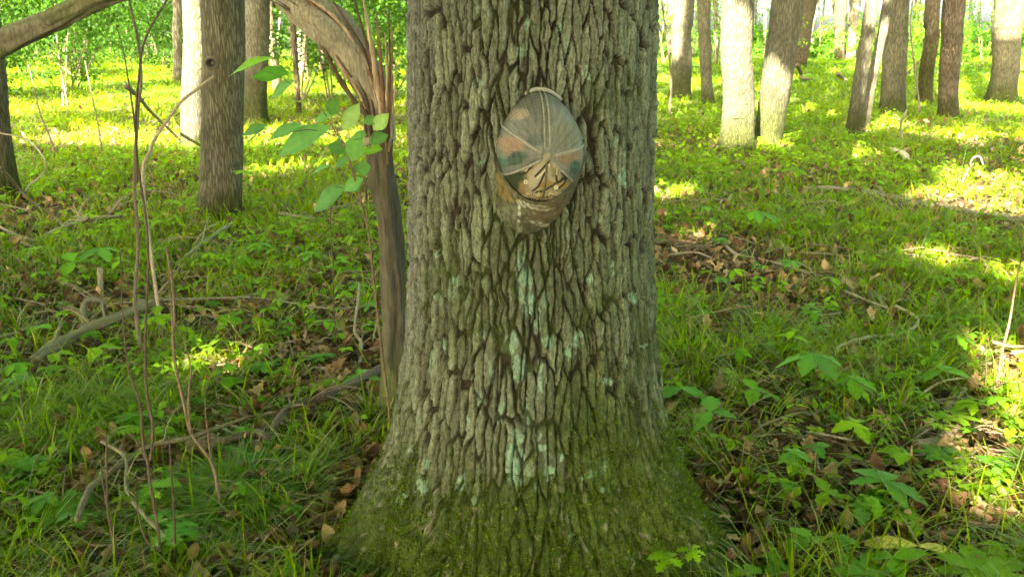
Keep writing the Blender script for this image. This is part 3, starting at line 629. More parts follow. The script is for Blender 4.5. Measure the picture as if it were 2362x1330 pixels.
# ------------------------------------------------------------------ trees: trunks
TREES = []          # (x, y, root) for the crowns
def mossfn(h0, gx_=0.):
    def f(V, L):
        a = np.arctan2(V[:, 1] - V[:, 1].mean(), V[:, 0] - V[:, 0].mean())
        zz = V[:, 2]
        m = sst(h0 * 1.3, h0 * .3, zz + .35 * (fbm(a * 2, zz * 3, 7) - .5)) * .9
        m = np.maximum(m, .25 * sst(.5, .75, fbm(a * 2, zz * 1.2, 17)))
        return (1 - m)[:, None] * np.array([1, 1, 1]) + m[:, None] * np.array([.34, .46, .10])
    return f
def tree(u, v, wpx, utop, wtop, mtl, label, moss=.35, seg=28, group=None, name='tree', flare=1.35, Y=None, hide_crown=False, detail=70, limbs=0, cat='tree'):
    p = gp(u, v); m = mpp(p); r0 = wpx * m / 2
    t = at(utop, 0, p[1]); mt = mpp(t); r1 = wtop * mt / 2
    root = empty(name, p, 0, label, cat, group)
    k = (t[:2] - p[:2]) / max(t[2] - p[2], .5)
    zt = 11 + 2.5 * random.random()
    jit = lambda s: np.array([random.gauss(0, s), random.gauss(0, s), 0])
    h = t[2] - p[2]
    pts = [np.array([0, 0, -.15]), np.array([0, 0, 0.]), np.array([k[0], k[1], 1]) * h * .35 + jit(r0 * .08), np.array([k[0], k[1], 1]) * h * .7 + jit(r0 * .08), np.array([k[0], k[1], 1]) * h * 1.05]
    last = pts[-1] + np.array([k[0] * .6, k[1] * .6, 1]) * (zt - h) * .5; pts += [last, last + np.array([k[0] * .3, k[1] * .3, 1]) * (zt - h) * .5]
    seed = int(u * 7 + v) % 97
    # parameterise so the seen part carries most rings
    P = spline(pts, 200); zc = P[:, 2]
    zs = np.concatenate([np.linspace(-.15, min(h * 1.15, 4.5), detail), np.linspace(min(h * 1.15, 4.5) + .5, zt, 10)])
    Pc = np.stack([np.interp(zs, zc, P[:, 0]), np.interp(zs, zc, P[:, 1]), zs], 1)
    R = np.interp(zs, [0, h, zt], [r0 / flare * 1.02, r1, r1 * .45]); R = R + r0 * (1 - 1 / flare) * np.exp(-np.clip(zs, 0, 99) / .22)
    th = np.linspace(0, 2 * math.pi, seg, endpoint=False)
    nz = fbm(th[None] * 1.1 + seed, zs[:, None] * .9, seed, 3) - .5; fine = fbm(np.cos(th)[None] * 6 + seed, zs[:, None] * 5 + np.sin(th)[None] * 6, seed + 7, 3) - .5
    lob = np.cos(th * 3 + seed)[None] * np.exp(-np.clip(zs, 0, 99) / .2)[:, None] * .12 + np.cos(th * 5 + seed * 2)[None] * np.exp(-np.clip(zs, 0, 99) / .15)[:, None] * .07
    rr = R[:, None] * (1 + .14 * nz + .09 * fine + lob)
    V = Pc[:, None] + rr[..., None] * np.stack([np.cos(th), np.sin(th), 0 * th], -1)[None]
    n = len(zs); i = np.arange(n - 1)[:, None] * seg; j = np.arange(seg)[None]; kk = (j + 1) % seg
    q = np.stack([i + j, i + kk, i + seg + kk, i + seg + j], -1).reshape(-1, 4); V = V.reshape(-1, 3)
    Geo().add(V, q, None, mossfn(moss)(V, None)).obj('trunk', mtl, root)
    for b in range(limbs):
        a = random.random() * 6.28; z0 = random.uniform(5.5, 9); c = np.array([np.interp(z0, zc, P[:, 0]), np.interp(z0, zc, P[:, 1]), z0]); d = np.array([math.cos(a), math.sin(a), .7])
        g = Geo(); tube(g, [c, c + d * 1.5, c + d * 3 + np.array([0, 0, .4])], [r1 * .4, r1 * .25, .01], 10, 8, (1, 1, 1)); g.obj('limb', mtl, root)
    TREES.append((p[0], p[1], root)); return root

TREES.append((OX, OY, OAK))
tree(507, 498, 98, 512, 100, M_bark, 'straight grey-brown trunk in shade at left, dark knot on its bark', .25, 64, detail=150, limbs=3, flare=1.12)
def knot(root, u, v, rpx):
    Y = root.location[1] - .155; p = at(u, v, Y) - np.array(root.location); r = rpx * mpp(at(u, v, Y)); g = Geo()
    th = np.linspace(0, 2 * math.pi, 20, endpoint=False); V = []; c = []
    for rr, dp, cc in ((1.5, .02, .11), (1.1, -.012, .10), (.75, -.006, .035), (.35, .01, .02), (.02, .016, .015)):
        for t in th: V.append([p[0] + rr * r * math.cos(t), p[1] + dp, p[2] + rr * r * .85 * math.sin(t)]); c.append([cc, cc * .9, cc * .6])
    q = [[a * 20 + b, a * 20 + (b + 1) % 20, (a + 1) * 20 + (b + 1) % 20, (a + 1) * 20 + b] for a in range(4) for b in range(20)]
    g.add(V, q, None, c); g.obj('knot', M_stick, root)
knot(TREES[-1][2], 487, 146, 13)
tree(449, 352, 66, 452, 62, M_bark2, 'sunlit pale trunk close behind the left grey-brown trunk', .3, 40, detail=90, limbs=3)
tree(588, 283, 66, 590, 62, M_bark2, 'pale grey trunk with dark mossy foot right of the left grey-brown trunk', .8, 36, detail=80, limbs=3)
tree(409, 190, 24, 409, 22, M_bark_far, 'slim dark trunk just left of the sunlit pale trunk', .2, 20)
tree(14, 462, 72, -40, 62, M_bark, 'leaning trunk cut by the left edge of the view', .5, 36, limbs=3)
tree(1568, 228, 56, 1578, 48, M_bark2, 'sun-washed trunk nearest the oak on its right, dark mossy foot', .7, 30, limbs=3)
tree(1632, 242, 32, 1624, 30, M_bark, 'slim shaded trunk between the sun-washed trunk and the joined pair', .3, 24, limbs=2)
tree(1697, 345, 88, 1703, 74, M_bark2, 'left and larger trunk of the joined sunlit pair', .5, 48, detail=120, limbs=3)
tree(1770, 335, 66, 1818, 72, M_bark2, 'right trunk of the joined sunlit pair, leaning right with mossy foot', .75, 44, detail=120, limbs=3, flare=1.1)
tree(1842, 158, 38, 1868, 34, M_bark3, 'brown trunk leaning right, beyond the joined pair', .3, 24, limbs=2)
tree(1935, 140, 26, 1940, 28, M_bark3, 'left stem of a far dark pair in the right wood', .2, 20)
tree(1961, 136, 24, 1975, 24, M_bark_far, 'right stem of a far dark pair in the right wood', .2, 20)
tree(1965, 316, 34, 2012, 30, M_bark2, 'slim greyish stem leaning right from the mossy double foot', .5, 28, detail=100, limbs=2, flare=1.15)
tree(1990, 302, 24, 2048, 22, M_bark2, 'thin pale stem crossing behind the slim greyish leaning stem', .3, 24, detail=90, limbs=2, flare=1.15)
tree(2058, 264, 66, 2070, 54, M_bark, 'stout grey trunk right of the leaning stems', .4, 36, detail=90, limbs=3)
tree(2133, 238, 38, 2152, 34, M_bark3, 'mossy olive trunk between two stouter trunks at right', 1.6, 26, limbs=2)
tree(2185, 276, 50, 2202, 50, M_bark3, 'brown trunk with peeling dark edge right of the mossy olive trunk', .4, 32, detail=90, limbs=3)
tree(2306, 236, 76, 2332, 66, M_bark, 'broad flared trunk near the right edge, sunlit above and dark below', .5, 36, detail=90, limbs=3, flare=1.5)
tree(1651, 150, 12, 1650, 12, M_bark_far, 'very thin dark stem right of the slim shaded trunk', .1, 14)
tree(2290, 130, 16, 2296, 16, M_bark_far, 'thin dark stem left of the broad flared trunk', .1, 14)
tree(700, 190, 34, 698, 30, M_bark_far, 'dark trunk behind the torn bent tree', .4, 22)
tree(742, 170, 16, 745, 16, M_bark_far, 'thin dark stem right of the dark trunk behind the torn tree', .2, 16)
tree(690, 262, 14, 672, 14, M_bark3, 'thin crooked stem right of the pale grey trunk', .2, 16)
tree(255, 105, 24, 248, 24, M_bark_far, 'dark far trunk deep in the left thicket', .4, 18)
tree(110, 120, 18, 104, 18, M_bark_far, 'dark far trunk left of the deep thicket trunk', .4, 18)
tree(640, 215, 20, 618, 22, M_bark3, 'reddish brown dead trunk leaning left behind the pale grey trunk', .1, 18, flare=1.1)
# distant trunks, one by one
lab = {0: 'thin far trunk deep in the left wood', 1: 'thin far trunk against the bright sky in the right wood'}
k = 0
used = []
while k < 92:
    right = k % 5 > 1
    u = random.uniform(1500, 2420) if right else random.uniform(-60, 935)
    v = 66 + 75 * random.random() ** 1.7
    p = gp(u, v)
    if p[1] > 85 or p[1] < 18: continue
    if any(abs(u - a) < 7 for a in used): continue
    used.append(u); d = .10 + .22 * random.random(); wpx = d / mpp(p)
    tree(u, v, wpx, u + random.gauss(4, 12), wpx * .85, M_bark_far, '%s far trunk %s' % ('thin' if d < .16 else 'slim' if d < .23 else 'stout', between(u)), .3, 12, 'distant trunks of the %s wood' % ('right' if right else 'left'), detail=26)
    k += 1
# trees of the same wood behind and beside the viewer: trunks that carry the canopy overhead
for i in range(26):
    a = random.uniform(0, 2 * math.pi); r = random.uniform(5, 26); x, y = r * math.cos(a), r * math.sin(a) - 4
    if y > -1.5 and abs(x) < y * .62 + 3.5: continue
    def lane(u, v, b):                            # distance from the sun's line to a stem known to be sunlit
        q = at(u, v, gp(*b)[1]); d = TO_SUN[:2] / np.linalg.norm(TO_SUN[:2]); e = np.array([x, y]) - q[:2]; return abs(e[0] * d[1] - e[1] * d[0])
    if min(lane(432, 200, (449, 352)), lane(1697, 200, (1697, 345)), lane(1785, 200, (1770, 335)), lane(1578, 60, (1568, 228))) < 1.0: continue
    root = empty('tree', (x, y, float(hgt(x, y))), 0, 'woodland tree standing outside the view', 'tree', 'trees around the viewer')
    g = Geo(); tube(g, [(0, 0, -.2), (.1, 0, 3), (.2, .1, 7), (.1, .2, 12)], [.24, .17, .14, .04], 40, 18, (1, 1, 1), .1, i); g.obj('trunk', M_bark, root)
    TREES.append((x, y, root))

# ------------------------------------------------------------------ canopy out of view, gaps and added leaves placed to shape the sunlight
def canopy():
    # gaps cut in the crowns so sun reaches these: (point, radius)
    spots = []
    def sp_(u, v, rpx, z=0.):
        p = gp(u, v, z); spots.append((p, rpx * .68 * mpp(p)))
    def spw(u, v, Y, rpx):
        p = at(u, v, Y); spots.append((p, rpx * mpp(p)))
    for u, v, r in ((1545, 450, 40), (1530, 640, 26), (1515, 680, 22), (1520, 790, 28), (1560, 830, 30), (2320, 850, 42), (2360, 905, 40), (1620, 560, 20), (2230, 410, 60), (2320, 430, 60), (2150, 450, 45), (2050, 300, 60),
                    (2220, 320, 60), (2120, 590, 18), (1900, 640, 12), (860, 930, 40), (800, 1090, 24), (905, 980, 20), (2300, 480, 40), (1530, 180, 60), (1960, 360, 50),  (640, 400, 40), (760, 390, 36), (905, 240, 30),
                    (1950, 760, 20), (2250, 1100, 20), (2350, 640, 16), (530, 840, 12)):
        sp_(u, v, r)
    Yt = gp(1697, 345)[1] - .2
    for v in range(75, 235, 20): spw(1690, v, Yt, 38); spw(1710, v, Yt, 30)
    for v in (255, 285): spw(1680, v, Yt, 14)
    Yt = gp(1770, 335)[1] - .2
    for v in range(175, 290, 16): spw(1785, v, Yt, 20)
    Yt = gp(449, 352)[1] - .2
    for v in (0, 20, 150, 170, 190, 210, 230, 250, 270): spw(430, v, Yt, 22)
    for v in (310, 330): spw(432, v, Yt, 8)
    Yt = gp(1568, 228)[1] - .2
    for v in range(10, 110, 15): spw(1580, v, Yt, 24)
    Yt = gp(2306, 236)[1] - .2
    for v in (0, 20, 40): spw(2330, v, Yt, 26)
    for v, u in ((60, 2040), (90, 2032), (30, 2046), (110, 2028)): spw(u, v, gp(1990, 302)[1], 14)
    for v in (60, 100): spw(1950, v, gp(1945, 140)[1], 12)
    c = np.array([s[0] for s in spots]); rad = np.array([s[1] for s in spots]) + .03
    n = 260000
    x = rng.uniform(-46, 36, n); y = rng.uniform(-44, 46, n); z = rng.triangular(6.2, 9, 13.5, n)
    n2 = 105000; a = rng.uniform(0, 6.28, n2); rr = 9.5 * np.sqrt(rng.random(n2)); z2 = rng.uniform(6.5, 12, n2)  # extra unseen leaves added to shade the near ground and the oak
    x = np.concatenate([x, rr * np.cos(a) + TO_SUN[0] * z2 / TO_SUN[2]]); y = np.concatenate([y, 3 + rr * np.sin(a) + TO_SUN[1] * z2 / TO_SUN[2]]); z = np.concatenate([z, z2]); n = n + n2
    P = np.stack([x, y, z], 1)
    G = P - TO_SUN[None] * (z / TO_SUN[2])[:, None]        # its shadow on the ground
    r = np.hypot(G[:, 0], G[:, 1])
    dens = .93 - .12 * sst(7.5, 11.5, r + 5 * (fbm(G[:, 0] * .22, G[:, 1] * .22, 301) - .5))
    dens = np.where((G[:, 0] > 2) & (r > 7), dens, dens)
    gap = fbm(G[:, 0] * .42, G[:, 1] * .30, 305, 3)
    keepn = np.where(r < 10, 1., (gap > .30 + np.where(G[:, 0] > 2, .15, .20) * sst(8.5, 13, r)) * 1.)
    behind = (G[:, 1] < -1.5); dens = np.where(behind, .80, dens); keepn = np.where(behind, 1, keepn)
    dens = np.where((P[:, 1] > -3) & (P[:, 1] < 9) & (r > 8), dens * .80, dens)
    m = (rng.random(n) < dens) & (keepn > 0); P = P[m]
    sh_ = []  # unseen leaves added on the sun's line to shade parts of these trunks
    for (u, v, base, du, v0, v1, k) in ((1697, 345, 345, 42, 0, 70, 500), (1697, 345, 345, 42, 245, 345, 700), (1790, 335, 335, 50, 0, 165, 900), (1775, 335, 335, 40, 290, 335, 400), (1570, 228, 228, 26, 112, 228, 700), (1630, 242, 242, 16, 0, 242, 700), (1850, 158, 158, 20, 0, 158, 500),
                                       (1985, 316, 316, 30, 130, 316, 700), (2062, 264, 264, 32, 20, 264, 1100), (2140, 238, 238, 20, 0, 238, 800), (2192, 276, 276, 26, 0, 276, 1000), (2312, 236, 236, 40, 66, 236, 1000), (507, 498, 498, 50, 0, 498, 1400), (590, 283, 283, 30, 0, 283, 900), (409, 190, 190, 12, 0, 190, 400), (440, 352, 352, 26, 30, 140, 400)):
        Yb = gp(u, base)[1] - .1
        for _ in range(k):
            p_ = at(u + random.uniform(-du, du), random.uniform(v0, v1), Yb); sh_.append(p_ + TO_SUN * ((random.uniform(6.8, 12) - p_[2]) / TO_SUN[2]))
    P = np.concatenate([P, np.array(sh_)])
    n4 = 42000; F4 = np.stack([rng.uniform(-60, 50, n4), rng.uniform(40, 88, n4), rng.uniform(7, 13, n4)], 1); g4 = fbm(F4[:, 0] * .16, F4[:, 1] * .16, 311, 3); P = np.concatenate([P, F4[g4 > .45]])  # larger leaves added out of view to shade the far ground
    ok = np.ones(len(P), bool)
    for ci, ri in zip(c, rad):
        d = P - ci; t = d @ TO_SUN; d = d - t[:, None] * TO_SUN
        ok &= ~((np.einsum('ij,ij->i', d, d) < (ri + .24) ** 2) & (t > 0))
    # leaves added to the unseen crowns to keep sun off the oak's stem
    n3 = 9000; q3 = np.stack([rng.uniform(-.6, .65, n3), rng.uniform(1.3, 2.9, n3), rng.uniform(.0, 1.7, n3)], 1); P3 = q3 + TO_SUN * (rng.uniform(7.5, 11.5, n3) / TO_SUN[2])[:, None]
    P = np.concatenate([P[ok], P3]); ok = np.ones(len(P), bool)
    P = P[ok]
    n = len(P); L = rng.uniform(.30, .75, n) * np.where(P[:, 1] > 44, 2.2, 1)
    tv = np.array([[0, -.5, 0], [.33, -.05, .05], [0, .5, -.06], [-.33, .08, .05]])
    col = np.array([.085, .165, .02]) * rng.uniform(.7, 1.35, (n, 1)) + rng.uniform(0, .02, (n, 1)) * np.array([1, .6, 0])
    R = rots(rng.uniform(0, 6.28, n), rng.normal(0, .5, n), rng.normal(0, .5, n))
    tx = np.array([[a, b] for a, b, _ in TREES])
    own = np.argmin(((P[:, None, :2] - tx[None]) ** 2).sum(-1), 1) if len(P) * len(tx) < 6e7 else None
    for k, (a, b, root) in enumerate(TREES):
        w = own == k
        if w.sum() < 8: continue
        lo = np.array(root.location); g = Geo(); scatter(g, tv, [[0, 1, 2, 3]], None, P[w] - lo, R[w], L[w], col[w])
        g.obj('crown', M_canopy, root, False)
canopy()

# ------------------------------------------------------------------ the torn, bent tree
def torn_tree():
    p0 = gp(912, 985); Y0 = p0[1]
    root = empty('bent_tree', p0, 0, 'splintered young tree bent over left of the oak, arching across the top left', 'tree')
    lo = np.array(root.location)
    a = [(912, 1000, Y0), (908, 850, Y0), (905, 700, Y0), (897, 520, Y0), (882, 390, Y0), (873, 300, Y0)]
    P = [at(*q) - lo for q in a]; P[0][2] = -.1
    def cf(V, L):
        zz = V[:, 2]; a_ = fbm(V[:, 0] * 60, zz * 4, 5, 3)
        c = np.array([.075, .068, .042]) * (.6 + .8 * a_[:, None]); m = sst(.4, .05, zz)[:, None] * .8
        return c * (1 - m) + np.array([.08, .11, .02]) * m
    g = Geo(); tube(g, P, [.050, .040, .037, .036, .038, .043], 220, 48, rough=.34, seed=3, colfn=cf); g.obj('trunk', M_torn, root)
    # the bent-over stem: up to the left, out of the frame and down again at far left
    b = [(875, 330, Y0), (868, 240, Y0), (835, 165, Y0 - .02), (775, 75, Y0 - .02), (700, 15, Y0), (600, -70, Y0 + .1), (450, -90, Y0 + .2), (260, -22, Y0 + .2), (120, 48, Y0 + .2), (0, 105, Y0 + .2), (-200, 250, Y0 + .2), (-520, 560, Y0 + .25), (-800, 1000, Y0 + .3)]
    P = [at(*q) - lo for q in b]
    def cf2(V, L):
        t = sst(1.0, 1.5, L)[:, None]; a_ = fbm(L * 3, V[:, 1] * 70 + V[:, 2] * 40, 8, 3)[:, None]
        pale = np.array([.27, .24, .165]) * (.6 + .75 * a_); bark = np.array([.16, .145, .09]) * (.5 + a_)
        mo = sst(.5, .7, fbm(L * 3, V[:, 2] * 9, 12))[:, None] * t * .7
        c = pale * (1 - t) + bark * t; return c * (1 - mo) + np.array([.09, .11, .03]) * mo
    g = Geo(); tube(g, P, [.044, .048, .054, .056, .052, .045, .042, .036, .034, .033, .032, .03, .026], 420, 48, rough=.26, seed=7, colfn=cf2); o = g.obj('bent_stem', M_torn, root); o['label'] = 'pale stripped stem bent over to the left'
    # torn strips and splinters
    def shard(pts, w0, w1, col, nm='splinter'):
        g = Geo(); Q = [at(*q) - lo for q in pts]; tube(g, Q, [w0, (w0 + w1) / 2, w1], 40, 5, col, .35, random.randrange(99)); g.obj(nm, M_torn, root)
    red = (.20, .115, .07); tan = (.36, .28, .18); dk = (.10, .065, .04)
    for u0, v0, u1, v1, u2, v2, w0, w1, col in (
        (893, 330, 900, 220, 897, 20, .008, .002, dk), (898, 330, 903, 230, 904, 60, .006, .002, red), (886, 300, 880, 170, 868, 30, .010, .003, red), (880, 260, 860, 130, 838, -10, .011, .004, tan),
        (878, 240, 850, 120, 812, -20, .009, .003, dk), (870, 200, 800, 90, 700, -8, .012, .006, red), (872, 220, 790, 60, 690, -20, .009, .005, tan), (862, 190, 830, 100, 770, 5, .008, .003, dk),
        (890, 300, 893, 180, 888, 75, .007, .002, tan), (888, 330, 884, 230, 878, 120, .006, .002, red), (897, 350, 908, 230, 915, 150, .005, .001, tan), (850, 180, 780, 70, 735, 10, .007, .003, dk),
        (882, 280, 872, 190, 858, 90, .008, .002, tan), (893, 380, 889, 260, 893, 140, .005, .001, red)):
        shard([(u0, v0, Y0 - .05), (u1, v1, Y0 - .06), (u2, v2, Y0 - .05)], w0, w1, col)
    for k in range(26):                       # long fibres lifting off the bent stem
        A_ = [(873, 320), (862, 235), (830, 165), (772, 78), (700, 18), (640, -20)]; i0 = random.randrange(0, 4); o_ = random.uniform(-34, 34)
        pp = [(A_[i][0] + o_ * .8 + random.gauss(0, 4), A_[i][1] + o_ * -.5 * (i > 1) + random.gauss(0, 4), Y0 - .045 - .014 * (1 - abs(o_) / 34)) for i in range(i0, min(i0 + 3, 6))]
        if len(pp) > 2: shard(pp, random.uniform(.003, .008), .001, random.choice([red, tan, dk, dk, (.22, .19, .12)]), 'wood_fibre')
    shard([(875, 300, Y0 - .05), (800, 210, Y0 - .05), (745, 110, Y0 - .04), (700, 55, Y0 - .04)], .010, .004, (.12, .08, .05), 'bark_strip')
torn_tree()

# ------------------------------------------------------------------ fallen logs and sticks
SP, SR = [], []
def clear_of_sticks(x, y, back=.10, wide=.012, keep=.12):
    """drop most of what would grow on or just in front of a fallen stick"""
    Q = np.concatenate(SP); Rr = np.concatenate(SR); ok = np.ones(len(x), bool)
    for (a, b), r_ in zip(Q, Rr):
        if b > 9: continue
        ok &= ~((np.abs(x - a) < r_ + wide + .012) & (y < b + r_ + wide) & (y > b - r_ - back))
    return ok | (rng.random(len(x)) < keep)
def stick(pts, rpx, label, col=(.20, .155, .10), name='fallen_branch', cat='branch', z=.06, r1=None, twigs=0, seg=8, seed=None, rough=.14, group=None, lift=None, mtl=None):
    """pts: picture points lying on the ground (or lifted by lift metres each)"""
    W_ = [gp(p[0], p[1], z if lift is None else lift[i]) for i, p in enumerate(pts)]
    m = mpp(W_[0]); SP.append(spline(W_, 24)[:, :2]); SR.append(np.full(24, rpx * m / 2)); r0 = rpx * m / 2; r1 = r0 * .6 if r1 is None else r1 * m / 2
    lo = np.array(W_[0]); lo[2] = float(hgt(lo[0], lo[1])); root = empty(name, lo, 0, label, cat, group)
    seed = random.randrange(999) if seed is None else seed; random.seed(seed)
    Pm = [p - lo for p in W_]
    if len(Pm) == 2: Pm.insert(1, (Pm[0] + Pm[1]) / 2 + np.array([random.gauss(0, .02), random.gauss(0, .02), .01]))
    L = sum(np.linalg.norm(b - a) for a, b in zip(Pm[:-1], Pm[1:])); n = int(min(110, max(16, L / .02)))
    kj = [random.gauss(0, r0 * .35) for _ in range(3)]; Pm = [p + (0 if i in (0, len(Pm) - 1) else 1) * np.array([random.gauss(0, r0 * .8), random.gauss(0, r0 * .8), random.gauss(0, r0 * .4)]) for i, p in enumerate(Pm)]
    g = Geo(); tube(g, Pm, [r0, r0 * 1.05, r0 * .82, (r0 + r1) / 2, r0 * .5 + r1 * .6, r1], max(n, 30), max(seg, 8), col, rough * 1.7, seed); g.obj('wood', mtl or M_stick, root)
    P = spline(Pm, 30)
    for k in range(twigs):
        a = P[random.randrange(4, 28)]; d = np.array([random.gauss(0, 1), random.gauss(0, 1), abs(random.gauss(0, .5)) + .15]); d /= np.linalg.norm(d); l = random.uniform(.08, .3)
        g = Geo(); tube(g, [a, a + d * l * .5 + np.array([0, 0, .01]), a + d * l + np.array([random.gauss(0, .03), random.gauss(0, .03), -.02])], [r0 * .35, r0 * .25, r0 * .1], 12, 5, col, .2, seed + k); g.obj('twig', mtl or M_stick, root)
    return root
grey = (.21, .175, .115); pale = (.30, .25, .17); dark = (.12, .085, .055); mossy = (.16, .14, .075)
stick([(80, 832), (170, 775), (281, 727), (370, 690)], 27, 'lichen-grey log with broken stub lying at left among leaves', mossy, 'fallen_log', 'log', .08, 18, 5, 16, rough=.22)
stick([(206, 772), (200, 728), (190, 700), (215, 690), (240, 706), (246, 735)], 13, 'arched snapped root standing over the lichen-grey log', (.16, .14, .09), 'dead_root', 'root', lift=[.03, .10, .15, .16, .12, .03], r1=8, twigs=4, rough=.25)
stick([(238, 705), (236, 650), (232, 618)], 15, 'stubby upright snag behind the lichen-grey log', grey, 'dead_snag', 'snag', lift=[0, .1, .17], r1=9, rough=.2)
stick([(262, 700), (420, 690), (600, 686), (760, 712), (870, 705)], 7, 'long grey branch running from the log towards the torn tree', grey, twigs=6)
stick([(0, 778), (50, 762), (100, 741)], 8, 'short pale branch above the log at the left edge', grey, twigs=1)
stick([(924, 826), (850, 868), (760, 905), (684, 946), (628, 988)], 17, 'dark thick branch slanting down from the oak on its left', (.11, .09, .06), twigs=4, z=.10, seg=12, rough=.2)
stick([(177, 1198), (225, 1120), (290, 1061), (346, 1025), (434, 1009), (575, 960)], 14, 'mossy crooked branch rising right from the lower left leaves', mossy, twigs=5, z=.09, seg=12, r1=8)
stick([(236, 1018), (290, 1054), (303, 1130), (330, 1190), (400, 1252)], 8, 'pale bent branch crossing under the mossy crooked branch', (.20, .175, .10), twigs=2, z=.09)
stick([(499, 980), (530, 1000), (555, 1025), (567, 1061)], 6, 'thin curved twig left of the dark thick branch', pale, z=.05)
stick([(527, 980), (600, 996), (672, 1005)], 6, 'straight pale twig below the dark thick branch', pale, z=.04)
stick([(430, 1030), (500, 1020), (560, 1000), (620, 1012)], 26, 'rotten brown log half buried in grass at lower left', (.13, .10, .065), 'fallen_log', 'log', .06, 18, 2, 12, rough=.25)
stick([(500, 1212), (530, 1240), (470, 1262), (430, 1268)], 9, 'short crooked stick in the grass at lower left', (.3, .26, .15), z=.03)
stick([(559, 1232), (590, 1262), (626, 1292)], 15, 'thick broken stick lying below the grass tuft', (.24, .20, .12), z=.02, r1=13)
stick([(655, 1180), (620, 1220), (580, 1250)], 8, 'stick slanting through the grass left of the mossy foot', (.26, .22, .13), z=.03)
stick([(828, 862), (834, 788), (820, 758), (822, 700), (829, 652)], 9, 'forked dead stick standing upright left of the torn tree', grey, 'standing_stick', 'stick', lift=[.0, .07, .11, .17, .22], r1=5, twigs=2)
stick([(858, 812), (862, 770), (872, 735)], 5, 'small pale upright twig beside the forked stick', pale, 'standing_stick', 'stick', lift=[0, .05, .09])
stick([(0, 386), (40, 425), (72, 459), (120, 500), (160, 532)], 7, 'dead branch leaning down from the left edge', (.16, .13, .08), lift=[.55, .38, .26, .12, .02], twigs=3)
stick([(84, 552), (140, 528), (202, 505), (286, 497)], 8, 'pale grey branch lying at left below the leaning trunk', pale, twigs=5, lift=[.02, .05, .08, .05])
stick([(0, 524), (50, 545), (95, 558)], 6, 'thin grey branch at the left edge', grey, twigs=2, lift=[.06, .04, .02])
stick([(205, 520), (250, 490), (283, 455)], 6, 'grey twiggy branch rising over the pale branch', grey, lift=[.03, .08, .14], twigs=4)
stick([(535, 516), (480, 552), (410, 608)], 9, 'mossy stick slanting left from the foot of the grey-brown trunk', (.21, .20, .12), lift=[.04, .05, .03], twigs=2)
stick([(0, 307), (63, 324), (98, 366), (101, 396), (72, 428), (55, 445)], 3.5, 'looping bare vine at the left edge', (.26, .22, .16), 'vine', 'vine', lift=[.6, .55, .45, .35, .22, .05], r1=3)
stick([(290, 197), (330, 228), (349, 261), (387, 295), (417, 326)], 11, 'grey fallen limb sloping down towards the sunlit pale trunk', grey, lift=[.9, .7, .5, .25, .03], twigs=2)
stick([(1667, 561), (1704, 587), (1760, 598), (1809, 613), (1853, 626), (1902, 640)], 8, 'long pale branch across the leaf litter right of the oak', (.30, .22, .15), twigs=4, z=.03)
stick([(1547, 587), (1603, 581), (1641, 594)], 6, 'short brown stick right of the oak near bare litter', (.24, .18, .12), twigs=1)
stick([(2066, 706), (2107, 725), (2119, 740), (2100, 759), (2059, 770), (2003, 781), (1943, 800), (1928, 822)], 8, 'hooked pale stick curling across the ground at right', (.36, .30, .17), r1=7, z=.05)
stick([(1585, 736), (1650, 722), (1704, 710), (1756, 706)], 7, 'reddish brown stick in the leaf litter right of the oak', (.22, .13, .08), twigs=2)
stick([(1950, 672), (2000, 690), (2060, 715)], 7, 'brown stick leading into the hooked pale stick', (.28, .22, .14))
stick([(2290, 788), (2330, 798), (2375, 798)], 9, 'pale stick at the right edge behind the tall thin stem', (.15, .12, .08))
stick([(1853, 437), (1925, 437), (2003, 447), (2115, 471), (2264, 497), (2372, 512)], 17, 'long weathered fallen log across the right middle ground', (.17, .145, .09), 'fallen_log', 'log', .02, 16, 5, 16, rough=.25)
stick([(2112, 1030), (2140, 1008), (2171, 990), (2222, 966)], 27, 'rotten log stub poking from leaves at lower right', (.24, .18, .11), 'fallen_log', 'log', .03, 20, 0, 14, rough=.25)
stick([(2180, 945), (2205, 918), (2226, 897)], 19, 'short decayed log piece above the rotten stub', (.28, .22, .12), 'fallen_log', 'log', .02, 14, 0, 12, rough=.25)
stick([(2187, 1197), (2250, 1208), (2325, 1222)], 18, 'crumbling bark-covered stick at the lower right', (.26, .18, .12), z=.02, r1=14, rough=.25)
stick([(2214, 433), (2232, 395), (2245, 366), (2257, 361), (2268, 381)], 4, 'pale snapped stem bent like a hook in the right sunlight', (.17, .145, .105), 'broken_stem', 'stem', lift=[0, .14, .26, .27, .2], r1=3)
stick([(2081, 336), (2081, 300), (2082, 276), (2092, 254)], 6, 'pale upright twig left of the pale hooked stem', (.48, .43, .33), 'broken_stem', 'stem', lift=[0, .22, .38, .5], r1=3, twigs=2)
stick([(1838, 149), (1848, 172), (1856, 181), (1872, 183)], 9, 'dark crooked root at the foot of the brown leaning trunk', dark, 'dead_root', 'root', lift=[.5, .15, .1, .05])
stick([(1932, 170), (1944, 181), (1955, 188)], 9, 'dark short stump piece beyond the leaning stems', dark, 'dead_root', 'root', lift=[.3, .1, .05])
0 and stick([(1866, 112), (1930, 76), (2000, 60)], 6, 'bare branch slanting up between far trunks at right', dark, lift=[.1, .4, .7], twigs=2)
stick([(2055, 349), (2072, 355), (2094, 368)], 17, 'short pale log piece in the right sunlight', (.42, .34, .25), 'fallen_log', 'log', .03, 12, 0, 12)
stick([(1689, 375), (1719, 386)], 9, 'dark stick at the foot of the joined pair', dark)
stick([(1500, 560), (1560, 556), (1640, 575)], 5, 'thin dark twig just right of the oak', dark, twigs=2)
stick([(1760, 880), (1745, 930), (1738, 960)], 6, 'pale thin stick standing among plants right of the oak', pale, lift=[.03, .03, .01])
